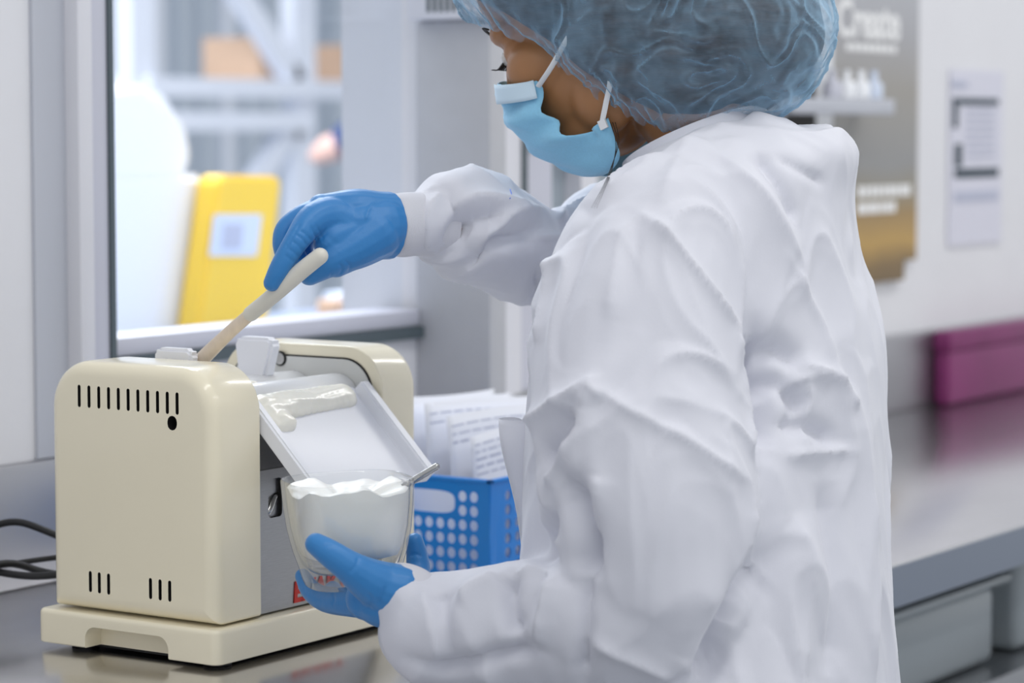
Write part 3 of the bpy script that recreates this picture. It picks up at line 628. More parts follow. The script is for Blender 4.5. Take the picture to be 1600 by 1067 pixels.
def sheet(i, x0, x1, y, ztop, lean, lab, curve=.004, printed=False):
    t = thing('paper_sheet', ((x0 + x1) / 2, y, KZ0 + .004), lab, 'paper', 'papers in the blue basket')
    bm = bmesh.new(); n = 10; rows = []
    for j in range(n + 1):
        s_ = j / n; z = KZ0 + .004 + (ztop - KZ0 - .004) * s_
        rows.append([bm.verts.new((x0 + (x1 - x0) * k / 12, y + lean * s_ + curve * math.sin(k / 12 * 3.1 + i), z + .006 * math.sin(k / 12 * 2.2 + i * .7) * s_)) for k in range(13)])
    for j in range(n):
        for k in range(12): bm.faces.new((rows[j][k], rows[j][k + 1], rows[j + 1][k + 1], rows[j + 1][k]))
    o = link('sheet', mesh_bm(bm), 'paper', t, True); sm_ = o.modifiers.new('s', 'SOLIDIFY'); sm_.thickness = .0004
    if printed:
        bm = bmesh.new(); bg = bmesh.new()
        for r_ in range(printed):
            zz = .965 - .0  # fraction rows
            s_ = 1 - .07 - r_ * .055; z = KZ0 + .004 + (ztop - KZ0 - .004) * s_; k = 0.4
            while k < 10.5:
                ww = random.uniform(.5, 1.6); tgt = bg if (r_ in (2, 3) and 3 < k < 7) else bm; hgt = .0016 if r_ not in (2, 3) else .0024
                def pt(kk, dz): return (x0 + (x1 - x0) * kk / 12, y + lean * s_ + curve * math.sin(kk / 12 * 3.1 + i) - .0009, z + dz + .006 * math.sin(kk / 12 * 2.2 + i * .7) * s_)
                tgt.faces.new([tgt.verts.new(p) for p in (pt(k, -hgt / 2), pt(k + ww, -hgt / 2), pt(k + ww, hgt / 2), pt(k, hgt / 2))]); k += ww + .25
        link('text_lines', mesh_bm(bm), 'grey_print', t); link('green_text', mesh_bm(bg), 'green_print', t)
sheet(0, KX + .034, KX + .235, KY + .035, 1.030, .012, labs[0], printed=5)
sheet(1, KX + .036, KX + .225, KY + .060, 1.045, .014, labs[1], printed=3)
sheet(2, KX + .036, KX + .240, KY + .090, 1.055, .012, labs[2], printed=2)
sheet(3, KX + .036, KX + .230, KY + .120, 1.060, .010, labs[3])
sheet(4, KX + .036, KX + .245, KY + .145, 1.062, .012, labs[4])
t = thing('paper_card', (KX + .012, KY + .1, KZ0 + .003), 'white card leaning just inside the perforated long wall of the basket', 'paper')
cd_ = box('sheet', (KX, KY + .010, KZ0 + .004), (KX + .0006, KY + .172, KZ0 + .094), 'paper', t)
cl_ = [box('text_line', (KX - .0005, KY + .128, KZ0 + .084 - k * .0045), (KX - .0001, KY + .158 - .003 * (k % 3), KZ0 + .0855 - k * .0045), 'grey_print', t) for k in range(4)]
for o in [cd_] + cl_:
    for v in o.data.vertices: v.co.x += .004 + (v.co.z - KZ0) * .32
t = thing('paper_card', (KX + .1, KY + .008, KZ0 + .003), 'white card standing inside the end wall of the basket', 'paper')
box('sheet', (KX + .014, KY + .0095, KZ0 + .034), (KX + .24, KY + .0102, KZ0 + .098), 'paper', t)
# ------------------------------------------------------------------ cables
for i, (pts, lab) in enumerate(((((-60, 845, 2.52), (-10, 822, 2.50), (30, 816, 2.49), (78, 832, 2.48), (120, 850, 2.48)), 'black cable arching above the others at the left edge'), (((-60, 890, 2.47), (0, 884, 2.47), (50, 876, 2.48), (110, 868, 2.49)), 'thin black cable lying behind the mill, middle one'), (((-60, 878, 2.46), (-5, 893, 2.45), (50, 900, 2.44), (110, 896, 2.44)), 'thick black cable lying lowest behind the mill'), (((-60, 900, 2.42), (10, 880, 2.45), (70, 894, 2.46), (120, 902, 2.43)), 'black cable crossing the lowest cable behind the mill'))):
    pp = [P(*p) for p in pts]
    for v in pp: v.z = max(v.z, CT + .004 + .003 * i)
    tag(tube('power_cable', pp, .0035 if i != 1 else .0026, 'black', None, 10), lab, 'cable', 'cables at the left edge')

# ------------------------------------------------------------------ glass cup with cream
cc = P(548, 914, 2.165); ct_ = P(545, 747, 2.165)
ax = (ct_ - cc).normalized(); ax = (ax + Rt * -.02).normalized(); Hc = (ct_ - cc).length
u1 = (Rt - ax * Rt.dot(ax)).normalized(); u2 = ax.cross(u1)
def se(r, k, n, ex, rot=.35):
    a = 2 * math.pi * k / n; c_, s_ = math.cos(a), math.sin(a); R_ = r / (abs(c_) ** ex + abs(s_) ** ex) ** (1 / ex); return R_ * math.cos(a + rot), R_ * math.sin(a + rot)
def cup_ring(h, r, ex=3.2, n=56):
    out = []
    for k in range(n):
        x, y = se(r, k, n, ex); out.append(cc + ax * h + u1 * x + u2 * y)
    return out
prof_o = [(0, .030), (.001, .0352), (.006, .0372), (.015, .0395), (.030, .0440), (.048, .0476), (.066, .0496), (Hc - .004, .0506), (Hc - .001, .0506), (Hc, .0496)]
prof_i = [(Hc - .001, .0482), (Hc - .004, .0478), (.066, .0468), (.048, .0446), (.030, .0408), (.018, .0368), (.0135, .032), (.012, .018)]
cup = thing('glass_cup', cc, 'clear glass cup of white cream held in the lower gloved hand', 'cup')
me = rings_me([cup_ring(h, r) for h, r in prof_o] + [cup_ring(h, r) for h, r in prof_i]); link('bowl', me, 'cupglass', cup)
fill = []
for h, r in [(.023, .012), (.0235, .028), (.026, .0370), (.034, .0408), (.048, .0440), (.060, .0455), (.0755, .0464)]: fill.append(cup_ring(h, r - .0003))
for i, (dh, f_) in enumerate(((.003, .995), (.0045, .93), (.001, .7), (-.006, .4), (-.008, .1))):
    rg = []
    for k, p_ in enumerate(cup_ring(.0765 + dh, .0467 * f_)):
        a = 2 * math.pi * k / 56; rg.append(p_ + ax * ((.0025 * math.sin(3 * a + 1) + .0018 * math.sin(7 * a) + .001 * math.sin(13 * a + 2)) * (1 if i < 4 else .2)))
    fill.append(rg)
fm = rings_me(fill)
tag(link('cream_filling', fm, 'curd', None), 'white cream filling the glass cup', 'cream')
ra = P(620, 766, 2.175); rb = P(682, 729, 2.165)
tag(tube('stirring_rod', [ra, ra.lerp(rb, .5), rb], [.0026, .0029, .0029], 'chrome', None, 16), 'thin steel rod sticking out of the glass cup to the right', 'rod')
#PERSON
# ------------------------------------------------------------------ the worker
wk = thing('person', (1.92, 1.05, 0), 'worker in white gown, blue bouffant cap, face mask and blue gloves at the mill', 'person')
HC = P(940, 27, 2.36)
yw = math.radians(8); tl = math.radians(25)
fh = Vector((-math.sin(yw), math.cos(yw), 0)); fw = fh * math.cos(tl) - Z * math.sin(tl); hu = fh * math.sin(tl) + Z * math.cos(tl); hl = Vector((-math.cos(yw), -math.sin(yw), 0))
def H(f, u, s): return HC + fw * f + hu * u + hl * s
AX = (fw, hl, hu)
def E(f, u, s, rf, rs, ru, seg=28): return ellipsoid_me(H(f, u, s), AX, (rf, rs, ru), seg)
def cap_(pts, rad, seg=16, flat=1.0, nrm=None): return rings_me(tube_rings(pts, rad, seg, flat, nrm), smooth=False)
Sh_L = Vector((1.865, 1.09, 1.235)); Sh_R = Vector((2.13, 1.12, 1.25)); nb_ = Vector((2.015, 1.10, 1.30))
EL = P(1035, 925, 2.06); WL = P(622, 928, 2.135); ER = P(905, 395, 2.47); WR = P(612, 352, 2.30)
bp_ = [E(-.012, .03, 0, .096, .074, .098), E(.03, -.035, 0, .062, .058, .082), E(.055, -.086, 0, .025, .026, .022), E(.035, -.09, .028, .034, .022, .024), E(.035, -.09, -.028, .034, .022, .024),
       E(.058, -.022, .040, .028, .024, .026), E(.058, -.022, -.040, .028, .024, .026), E(.072, .022, 0, .026, .052, .014), E(.066, .05, 0, .03, .055, .04), E(.01, -.07, .045, .03, .02, .035), E(.01, -.07, -.045, .03, .02, .035),
       cap_([H(.088, .01, 0), H(.100, -.022, 0), H(.103, -.036, 0)], [.009, .0095, .0105]), E(.098, -.062, 0, .012, .022, .007), E(.096, -.074, 0, .012, .018, .006),
       E(.068, .0, .031, .018, .017, .014), E(.068, .0, -.031, .018, .017, .014),
       E(-.014, -.020, .071, .015, .007, .03), E(-.014, -.020, -.071, .016, .007, .03),
       cap_([H(-.03, -.03, 0), H(-.045, -.10, 0), nb_, nb_ - Z * .04], [.056, .052, .047, .045]),
       cap_([nb_ - Z * .07 - Vector((.075, .01, 0)), nb_ - Z * .07 + Vector((.06, 0, 0))], [.045, .045]),
       cap_([Vector((2.0, 1.10, 1.22)), Vector((1.96, 1.09, 1.05)), Vector((1.93, 1.06, .90))], [(.10, .13), (.095, .12), (.10, .13)], nrm=(0, 1, 0)),
       cap_([Sh_L, P(1030, 900, 2.06)], [.045, .036]), cap_([P(1030, 900, 2.06), P(985, 955, 2.06), P(850, 968, 2.08), P(720, 966, 2.10), P(655, 950, 2.105), P(608, 933, 2.11)], [.036, .036, .034, .028, .022, .019]), cap_([Sh_R, P(1000, 385, 2.47), P(905, 398, 2.46)], [.045, .04, .036]), cap_([P(905, 398, 2.46), P(780, 375, 2.39), P(680, 352, 2.33), P(612, 352, 2.30)], [.036, .032, .024, .019])]
link('body', remesh(bp_, .0032, 5), 'skin', wk, True)
for s in (.031, -.031):
    ey = link('eye', ellipsoid_me(H(.080, -.001, s), AX, (.0095, .010, .0085), 16), 'eye', wk, True)
    for k in range(11):
        t = (k - 5) / 5; b0_ = H(.0885 - .003 * t * t, -.003 - .002 * t * t, s + .011 * t); tube('eyelash', [b0_, b0_ + fw * .006 - hu * .003 + hl * .002 * t, b0_ + fw * .0105 - hu * .001 + hl * .004 * t], [.0008, .0006, .0003], 'lash', ey, 5, 3)
    for k in range(14):
        t = k / 13; sg = 1 if s > 0 else -1; b0_ = H(.095 - .012 * t * t, .026 + .004 * math.sin(t * 3), sg * (.014 + .034 * t)); tube('brow_hair', [b0_, b0_ + hl * sg * .005 + hu * .002 + fw * .001], [.0009, .0004], 'lash', ey, 5, 1)
def crease(co, disp, bvh, STR, kw=1, kh=1, kn=1):
  for poly, wd, ht in STR:
    wd *= kw; ht *= kh * (kn if ht < 0 else 1)
    pts = []
    q_ = catmull([list(p) + [0] for p in poly], 10)
    for s_ in q_:
        d_ = (P(s_[0], s_[1], 2.0) - CAM).normalized(); hit = bvh.ray_cast(CAM, d_, 4)
        if hit[0] is not None: pts.append(hit[0])
    if len(pts) < 2: continue
    dn = []
    for u_, v_ in zip(pts[:-1], pts[1:]):
        if (v_ - u_).length > .05: continue
        m__ = max(1, int((v_ - u_).length / .0015)); dn += [u_.lerp(v_, k_ / m__) for k_ in range(m__)]
    pts = dn + [pts[-1]]; n_ = len(pts)
    A = np.array([list(p) for p in pts]); lo = A.min(0) - 3 * wd; hi = A.max(0) + 3 * wd; idx = np.where(((co > lo) & (co < hi)).all(1))[0]
    if len(idx) == 0: continue
    D2 = ((co[idx][:, None, :] - A[None]) ** 2).sum(2); k_ = D2.argmin(1); dd = np.sqrt(D2.min(1)); tt = k_ / (n_ - 1); fade = np.clip(np.minimum(tt, 1 - tt) * 5 + .25, 0, 1)
    prof = np.exp(-np.abs(dd / wd) ** (1.1 if ht > 0 else 1.6)); disp[idx] += ht * prof * fade
def crease_obj(me, STR, kw=1, kh=1):
    n_ = len(me.vertices); co = np.empty(n_ * 3); me.vertices.foreach_get('co', co); co = co.reshape(-1, 3); nr = np.empty(n_ * 3); me.vertices.foreach_get('normal', nr); nr = nr.reshape(-1, 3)
    bvh = BVHTree.FromPolygons([tuple(v) for v in co], [tuple(p.vertices) for p in me.polygons]); disp = np.zeros(n_); crease(co, disp, bvh, STR, kw, kh); me.vertices.foreach_set('co', (co + nr * disp[:, None]).ravel()); me.update()
# ---- gloves
def chain(pp, rad): 
    q_ = catmull([list(P(*p)) + [r] for p, r in zip(pp, rad)], 5); return cap_([x[:3] for x in q_], [float(x[3]) for x in q_])
def hand(name, chains, lab, vox=.0014, sm=3, strokes=()):
    mes = [chain(p, r) for p, r in chains]; me = remesh(mes, vox, sm)
    crease_obj(me, strokes)
    return link(name, me, 'glove', wk, True, lab)
RH = [([(650, 342, 2.312), (618, 338, 2.302), (590, 336, 2.295), (550, 332, 2.287), (503, 325, 2.28)], [.0215, .021, .0205, .0205, .0125]), ([(650, 364, 2.31), (618, 367, 2.300), (590, 368, 2.292), (555, 370, 2.285), (515, 352, 2.275)], [.0215, .021, .0208, .0205, .016]),
      ([(650, 353, 2.322), (618, 353, 2.312), (590, 352, 2.312), (550, 345, 2.305), (505, 335, 2.305)], [.0245, .0245, .0240, .022, .014]), ([(596, 360, 2.322), (550, 362, 2.328), (508, 350, 2.33)], [.018, .018, .013]),
      ([(618, 330, 2.304), (618, 376, 2.304)], [.0135, .0135]), ([(598, 353, 2.292), (560, 356, 2.284), (530, 352, 2.28)], [.025, .0245, .020]),
      ([(545, 352, 2.28), (515, 340, 2.272), (488, 345, 2.258), (462, 378, 2.243), (438, 418, 2.238), (425, 442, 2.238)], [.020, .0175, .0140, .0105, .0090, .0074]),
      ([(520, 332, 2.285), (484, 338, 2.277), (450, 356, 2.270), (441, 378, 2.266), (443, 402, 2.265)], [.0150, .0130, .0100, .0085, .0070]),
      ([(508, 332, 2.31), (470, 350, 2.315), (456, 380, 2.305), (468, 405, 2.295)], [.012, .0105, .009, .0075]),
      ([(510, 350, 2.33), (480, 370, 2.335), (475, 395, 2.325), (488, 412, 2.315)], [.011, .0095, .0085, .007]),
      ([(585, 366, 2.282), (555, 386, 2.272), (518, 406, 2.262), (484, 428, 2.257)], [.023, .0195, .0145, .0100]),
      ([(570, 380, 2.278), (545, 398, 2.27), (525, 412, 2.264)], [.016, .0145, .012]), ([(560, 360, 2.28), (525, 372, 2.268), (515, 380, 2.265)], [.02, .016, .014])]
rg_ = hand('glove', RH, 'blue nitrile glove on the raised hand', .0013, 4, [
    ([(468, 360), (478, 366), (488, 378)], .0012, -.0010), ([(462, 366), (472, 373), (482, 386)], .0010, -.0009), ([(456, 376), (466, 384), (474, 394)], .0010, -.0008), ([(450, 388), (460, 395), (467, 402)], .0010, -.0007), ([(444, 398), (452, 404), (460, 410)], .0010, -.0006),
    ([(485, 352), (492, 366), (498, 380)], .0014, -.0012), ([(492, 350), (500, 362), (505, 375)], .0012, -.0008), ([(585, 316), (576, 328), (571, 345)], .0010, .0012), ([(470, 348), (458, 368), (444, 392)], .0014, -.0012),
    ([(545, 425), (547, 415), (540, 408)], .0012, -.0010), ([(530, 432), (535, 420), (530, 412)], .0012, -.0009), ([(515, 436), (518, 428), (515, 420)], .001, -.0008)])
def trim(o, px, D):
    c0 = P(px, 350, D); ax_ = (P(px + 60, 352, D + .03) - c0).normalized(); bm = bmesh.new(); bm.from_mesh(o.data)
    bmesh.ops.bisect_plane(bm, geom=bm.verts[:] + bm.edges[:] + bm.faces[:], plane_co=c0, plane_no=ax_, clear_outer=True); bm.to_mesh(o.data); bm.free()
    for p_ in o.data.polygons: p_.use_smooth = True
trim(rg_, 604, 2.30)
LH = [([(632, 934, 2.105), (600, 938, 2.11), (575, 935, 2.115)], [.024, .0225, .018]), ([(632, 932, 2.12), (598, 940, 2.135), (560, 938, 2.15)], [.021, .019, .014]), ([(632, 930, 2.135), (610, 938, 2.16), (590, 938, 2.19)], [.02, .017, .012]),
      ([(630, 926, 2.10), (600, 917, 2.098), (575, 905, 2.092), (545, 885, 2.085), (515, 864, 2.084), (494, 850, 2.088)], [.022, .0205, .0175, .0130, .0110, .0090]),
      ([(600, 930, 2.11), (570, 922, 2.115)], [.021, .014]),
      ([(590, 936, 2.12), (548, 940, 2.142), (510, 937, 2.168), (486, 922, 2.186), (473, 900, 2.196)], [.017, .0125, .0104, .0088, .0066]),
      ([(580, 940, 2.145), (540, 937, 2.17), (505, 932, 2.195), (485, 922, 2.205)], [.013, .010, .0092, .0075]),
      ([(590, 942, 2.17), (560, 942, 2.205), (535, 937, 2.232), (520, 920, 2.238)], [.012, .0095, .0088, .007]),
      ([(605, 938, 2.16), (632, 925, 2.19), (652, 898, 2.215), (652, 872, 2.222), (648, 846, 2.222)], [.014, .0110, .0105, .0095, .0075])]
hand('glove', LH, 'blue nitrile glove on the hand holding the cup', .0013, 4, [
    ([(560, 870), (556, 884), (545, 895)], .0014, -.0008), ([(592, 945), (598, 930), (602, 915)], .0014, -.0012), ([(520, 925), (522, 938), (518, 946)], .0012, -.0008), ([(640, 868), (650, 866), (660, 869)], .0010, -.0010), ([(500, 862), (508, 852), (518, 850)], .0009, -.0005), ([(575, 955), (580, 940), (576, 925)], .0014, -.0009)])
# ---- knit cuffs
def cuff(pp, rad, lab, flat=.85):
    q_ = catmull([list(P(*p)) + [r] for p, r in zip(pp, rad)], 8); rg = tube_rings([x[:3] for x in q_], [float(x[3]) for x in q_], 48, flat, None, False)
    inner = [[c_ + (v - c_) * .93 for v in r] for r, c_ in ((r, sum(r, Vector()) / len(r)) for r in rg)]
    link('cuff', rings_me(rg[::-1] + inner, cap=False), 'cuff', wk, label=lab)
cuff([(600, 354, 2.300), (625, 352, 2.305), (650, 350, 2.315), (690, 352, 2.335)], [.0238, .0275, .0275, .029], 'white knit cuff of the raised arm', .9)
cuff([(606, 932, 2.104), (624, 933, 2.104), (645, 938, 2.103), (662, 946, 2.106)], [.0250, .0275, .0265, .022], 'white knit cuff of the lower arm', .92)
# ---- gown: lofts joined into one surface, then creased
def loft(secs, n=6, seg=40):
    q_ = catmull(secs, n); rings = []
    for (z, cx, cy, a_, b_, tw) in q_:
        rr_ = []
        for k in range(seg):
            t = 2 * math.pi * k / seg; c_, s_ = math.cos(t), math.sin(t); ex = 2.3; R_ = 1 / (abs(c_) ** ex + abs(s_) ** ex) ** (1 / ex)
            x, y = a_ * R_ * c_, b_ * R_ * s_; rr_.append(Vector((cx + x * math.cos(tw) - y * math.sin(tw), cy + x * math.sin(tw) + y * math.cos(tw), z)))
        rings.append(rr_)
    return rings_me(rings, smooth=False)
torso = loft([(.42, 1.90, 1.00, .225, .165, 0), (.65, 1.905, 1.03, .21, .15, 0), (.80, 1.908, 1.06, .19, .138, 0), (.92, 1.92, 1.078, .188, .134, 0), (1.05, 1.948, 1.095, .186, .134, 0), (1.15, 1.974, 1.105, .183, .132, 0), (1.22, 1.982, 1.108, .166, .118, .05), (1.28, 1.992, 1.10, .138, .102, .1), (1.322, 2.012, 1.088, .102, .088, .1), (1.345, 2.02, 1.08, .065, .062, .1)])
def schain(pp, flat=1.0):
    q_ = catmull([list(P(p[0], p[1], p[2])) + [p[3]] for p in pp], 6); return cap_([x[:3] for x in q_], [float(x[3]) for x in q_], 28, flat)
gown = [torso,
    schain([(1085, 330, 2.20, .055), (1040, 395, 2.165, .072), (1015, 480, 2.14, .080), (1000, 580, 2.115, .084), (1003, 690, 2.09, .086), (1015, 800, 2.07, .086), (1025, 900, 2.06, .080)]),
    schain([(1030, 900, 2.06, .078), (985, 955, 2.06, .072), (900, 975, 2.075, .062), (800, 975, 2.09, .053), (730, 985, 2.11, .053), (700, 984, 2.11, .0515), (682, 980, 2.108, .048)]),
    schain([(725, 968, 2.108, .046), (690, 958, 2.106, .042), (662, 948, 2.105, .036), (642, 940, 2.104, .0300)]),
    schain([(700, 990, 2.105, .040), (665, 978, 2.104, .034), (650, 965, 2.104, .028)]),
    schain([(1150, 335, 2.42, .066), (1090, 355, 2.44, .068), (1020, 372, 2.46, .064), (940, 385, 2.465, .058)]),
    schain([(960, 392, 2.465, .056), (890, 405, 2.44, .051), (835, 404, 2.415, .046), (785, 378, 2.385, .050), (740, 356, 2.355, .055), (704, 346, 2.34, .049), (680, 348, 2.328, .036), (672, 350, 2.322, .026)]),
    ellipsoid_me(Vector((2.008, 1.066, 1.283)), (Vector((1, 0, 0)), Vector((0, 1, 0)), Z), (.064, .052, .073)),
    ]
gm = remesh(gown, .0032, 10, .6)
nV = len(gm.vertices); co = np.empty(nV * 3); gm.vertices.foreach_get('co', co); co = co.reshape(-1, 3)
nr = np.empty(nV * 3); gm.vertices.foreach_get('normal', nr); nr = nr.reshape(-1, 3)
bvh = BVHTree.FromPolygons([tuple(v) for v in co], [tuple(p.vertices) for p in gm.polygons])
disp = np.zeros(nV)
# crumple: large soft folds and small sharp ones
for i in range(nV):
    p_ = Vector(co[i]); a_ = .6 * noise.noise(Vector((p_.x * 9, p_.y * 9, p_.z * 4.5))); b_ = 1 - abs(noise.noise(Vector((p_.x * 16 + 5, p_.y * 16, p_.z * 9 + 2 * a_)))) * 2
    c_ = 1 - abs(noise.noise(Vector((p_.x * 34 + 9, p_.y * 34, p_.z * 22 + 3)))) * 2
    wv_ = Vector((p_.x * 7.5 + .5 * a_, p_.y * 7.5, p_.z * 4.6 + .5 * b_)); f1_ = noise.voronoi(wv_)[0][0]; f2_ = noise.voronoi(Vector((p_.x * 19 + a_, p_.y * 19, p_.z * 12 + b_)))[0][0]
    disp[i] = .0035 * a_ + .020 * min(f1_, .9) ** 2 - .004 + .0032 * min(f2_, .9) ** 2 + .0004 * c_
STR = [  # (pixel polyline, width m, height m)
  ([(1002, 333), (1040, 368), (1085, 420), (1130, 478), (1155, 512)], .006, .006), ([(1000, 335), (972, 372), (962, 430), (950, 500)], .007, .004),
  ([(1150, 515), (1168, 600), (1172, 700)], .008, .006), ([(1185, 520), (1200, 600), (1195, 700)], .014, -.014),
  ([(925, 590), (900, 615), (860, 640), (820, 668)], .009, .007), ([(930, 600), (915, 640), (900, 680), (875, 720), (850, 760)], .010, .007), ([(900, 640), (870, 690), (845, 720)], .010, -.009),
  ([(930, 600), (980, 640), (1060, 680), (1165, 750)], .007, .0045), ([(945, 625), (930, 610), (922, 590)], .006, .004),
  ([(880, 745), (900, 780), (915, 840), (912, 905)], .012, -.016), ([(860, 800), (850, 850), (870, 880)], .010, -.010), ([(935, 740), (925, 800), (915, 840)], .008, .006),
  ([(800, 905), (840, 890), (870, 905), (850, 960), (840, 1000)], .009, .006), ([(800, 900), (795, 950), (810, 990)], .008, -.009), ([(880, 900), (860, 950), (835, 1010)], .012, .007),
  ([(1170, 755), (1175, 800), (1165, 880), (1120, 990), (1060, 1060)], .009, .007), ([(1190, 880), (1150, 960), (1090, 1060)], .018, -.018),
  ([(920, 1000), (980, 1030), (1050, 1060)], .008, .006), ([(912, 905), (912, 980), (910, 1060)], .006, -.006),
  ([(640, 1030), (690, 1040), (760, 1028), (840, 1012)], .007, -.008), ([(660, 910), (672, 970), (685, 1030)], .007, .004), ([(720, 940), (745, 920), (780, 900)], .008, .006), ([(690, 925), (700, 980), (710, 1030)], .009, -.004),
  ([(1250, 570), (1280, 575), (1310, 595), (1330, 640)], .007, .006), ([(1190, 640), (1260, 590), (1300, 590)], .006, .004), ([(1180, 545), (1230, 545), (1265, 575)], .012, -.009), ([(1195, 600), (1230, 600), (1265, 640)], .011, -.009), ([(1225, 665), (1270, 668), (1310, 690)], .009, -.007), ([(1230, 712), (1300, 704), (1325, 706)], .005, .005), ([(1265, 590), (1268, 640), (1262, 700)], .007, .005),
  ([(1230, 400), (1270, 470), (1295, 530), (1325, 700), (1310, 800)], .008, .004), ([(1110, 240), (1190, 300), (1260, 420)], .012, .005), ([(1180, 230), (1225, 290), (1250, 350)], .009, -.006), ([(1100, 200), (1060, 250), (1030, 320)], .010, .004), ([(1215, 235), (1300, 285)], .006, -.003),
  ([(850, 420), (838, 500), (830, 560), (820, 650)], .008, -.007), ([(880, 400), (858, 470), (845, 540)], .007, .006),
  ([(690, 350), (720, 320), (760, 305), (830, 320)], .007, .006), ([(660, 400), (720, 405), (780, 360), (810, 330), (870, 322)], .008, .006), ([(690, 380), (730, 350), (790, 330)], .010, -.008), ([(720, 420), (780, 380), (850, 365)], .011, -.009), ([(700, 300), (672, 330), (668, 390)], .007, .005), ([(780, 365), (830, 368), (890, 372)], .006, .005), ([(872, 345), (885, 330), (930, 305)], .006, .007),
  ([(1240, 800), (1255, 900), (1250, 1060)], .016, .006), ([(1330, 600), (1345, 800), (1350, 1060)], .018, .006), ([(1290, 750), (1300, 900), (1300, 1060)], .016, -.007),
]
crease(co, disp, bvh, STR, .92, 1.35, 1.25)
disp -= disp.mean() + .001
co2 = co + nr * disp[:, None]
m_ = (co2[:, 2] < .915) & (co2[:, 1] > 1.190) & (co2[:, 0] > 1.84); co2[m_, 1] = 1.190
m_ = (co2[:, 2] < CT + .003) & (co2[:, 1] > 1.192) & (co2[:, 0] <= 1.84); co2[m_, 2] = CT + .003 + .02 * (co2[m_, 2] - CT)
gm.vertices.foreach_set('co', co2.ravel()); gm.update()
gm.update(); bv2 = BVHTree.FromPolygons([v.co[:] for v in gm.vertices], [tuple(p.vertices) for p in gm.polygons])
pm_ = [bv2.ray_cast(CAM, (P(a_, b_, 2) - CAM).normalized(), 4)[0] for a_, b_ in ((797, 296), (799, 303), (797, 310))]
if all(pm_): tube('pen_mark', pm_, .0005, mat('pen_blue', rgb(110, 140, 230), .7), wk, 6, 3)
# open the hem and neck
bm = bmesh.new(); bm.from_mesh(gm)
kill = [v for v in bm.verts if v.co.z < .432 or (v.co.z > 1.25 and (v.co - nb_ - Vector((-.012, .035, .075))).length < .054)]
bmesh.ops.delete(bm, geom=kill, context='VERTS'); bm.to_mesh(gm); bm.free()
for p_ in gm.polygons: p_.use_smooth = True
gm.materials.clear()
go = link('gown', gm, 'gown', wk, False)
# stand-up collar
def ringpts(c_, nrm_, rx, ry, n, ref):
    nrm_ = nrm_.normalized(); a_ = (ref - nrm_ * ref.dot(nrm_)).normalized(); b_ = nrm_.cross(a_); return [c_ + a_ * rx * math.cos(2 * math.pi * k / n) + b_ * ry * math.sin(2 * math.pi * k / n) for k in range(n)]
nk = Vector((-.03, .40, .92)); ccn = P(1094, 240, 2.31)
cr_ = [ringpts(ccn + nk.normalized() * h, nk, r, r * .92, 48, Vector((0, 1, 0))) for h, r in ((-.035, .105), (-.018, .086), (-.004, .074), (.008, .069), (.016, .067), (.0165, .0655), (.008, .0665), (-.01, .07))]
link('collar', rings_me(cr_, cap=False), 'gown', wk)
# curled front edge of the gown
fl = []
for s_, (px, py, D) in enumerate([(806, 655, 2.22), (800, 690, 2.21), (806, 740, 2.21), (815, 800, 2.21), (818, 860, 2.21)]):
    c_ = P(px, py, D); wdt = (.016, .012, .008, .004, .002)[s_]
    fl.append([c_ + Rt * (.03), c_ + Rt * .012 - Fh * .012, c_ - Rt * (wdt * .5) - Fh * .008, c_ - Rt * wdt + Fh * .0, c_ - Rt * wdt * .8 + Fh * .014, c_ + Rt * .01 + Fh * .02])
fo = link('front_flap', rings_me(fl, close=False, cap=False), 'gown', wk); sm_ = fo.modifiers.new('s', 'SUBSURF'); sm_.levels = 2; sm_.render_levels = 2; s2 = fo.modifiers.new('t', 'SOLIDIFY'); s2.thickness = .0008
# trousers and shoes below the hem
link('trousers', remesh([cap_([Vector((1.90 + sx_, 1.02, .80)), Vector((1.90 + sx_ * 1.1, 1.02, .45)), Vector((1.90 + sx_ * 1.2, 1.01, .09))], [.09, .07, .055]) for sx_ in (-.09, .09)], .012, 4), mat('trouser_cloth', rgb(60, 66, 84), .8), wk, True)
for sx_ in (-.108, .108): link('shoe', remesh([cap_([Vector((1.90 + sx_, .98, .042)), Vector((1.90 + sx_, 1.10, .036)), Vector((1.90 + sx_, 1.17, .032))], [.04, .038, .030])], .006, 2), 'white_plastic', wk, True)
# ---- mask
cen = [(.108, -.010), (.114, -.036), (.109, -.064), (.097, -.088), (.080, -.101)]
sid = [(.054, -.036, .060), (.056, -.060, .064), (.050, -.083, .066), (.030, -.098, .066), (.006, -.094, .064)]
bot_bulge = [0, 0, 0, -.010, -.034]; fex = [.8, .8, .9, 1.5, 3.6]
cen_s = catmull([list(c_) for c_ in cen], 6); sid_s = catmull([list(c_) for c_ in sid], 6); bul = catmull([[b_] for b_ in bot_bulge], 6); fexs = catmull([[b_] for b_ in fex], 6)
bm = bmesh.new(); rows = []
for r_, (c_, s_, b_) in enumerate(zip(cen_s, sid_s, bul)):
    v_ = r_ / 24; row = []
    for k in range(-24, 25):
        t = abs(k) / 24; sg = 1 if k >= 0 else -1
        f_ = s_[0] + (c_[0] - s_[0]) * math.cos(t * math.pi / 2) ** float(fexs[r_][0]) if t < 1 else s_[0]
        ss = s_[2] * math.sin(t * math.pi / 2); u_ = c_[1] + (s_[1] - c_[1]) * t ** 1.3 + b_[0] * math.sin(t * math.pi)
        pl = .0016 * math.sin(v_ * 22) * (1 - .3 * t) + .0038 * max(0, t - .45) * math.sin(v_ * 19 + 3 * t) * 2 + .0026 * noise.noise(Vector((t * 5, v_ * 7, sg * 2)))
        row.append(bm.verts.new(H(f_ + pl, u_, sg * (ss + pl * .8))))
    rows.append(row)
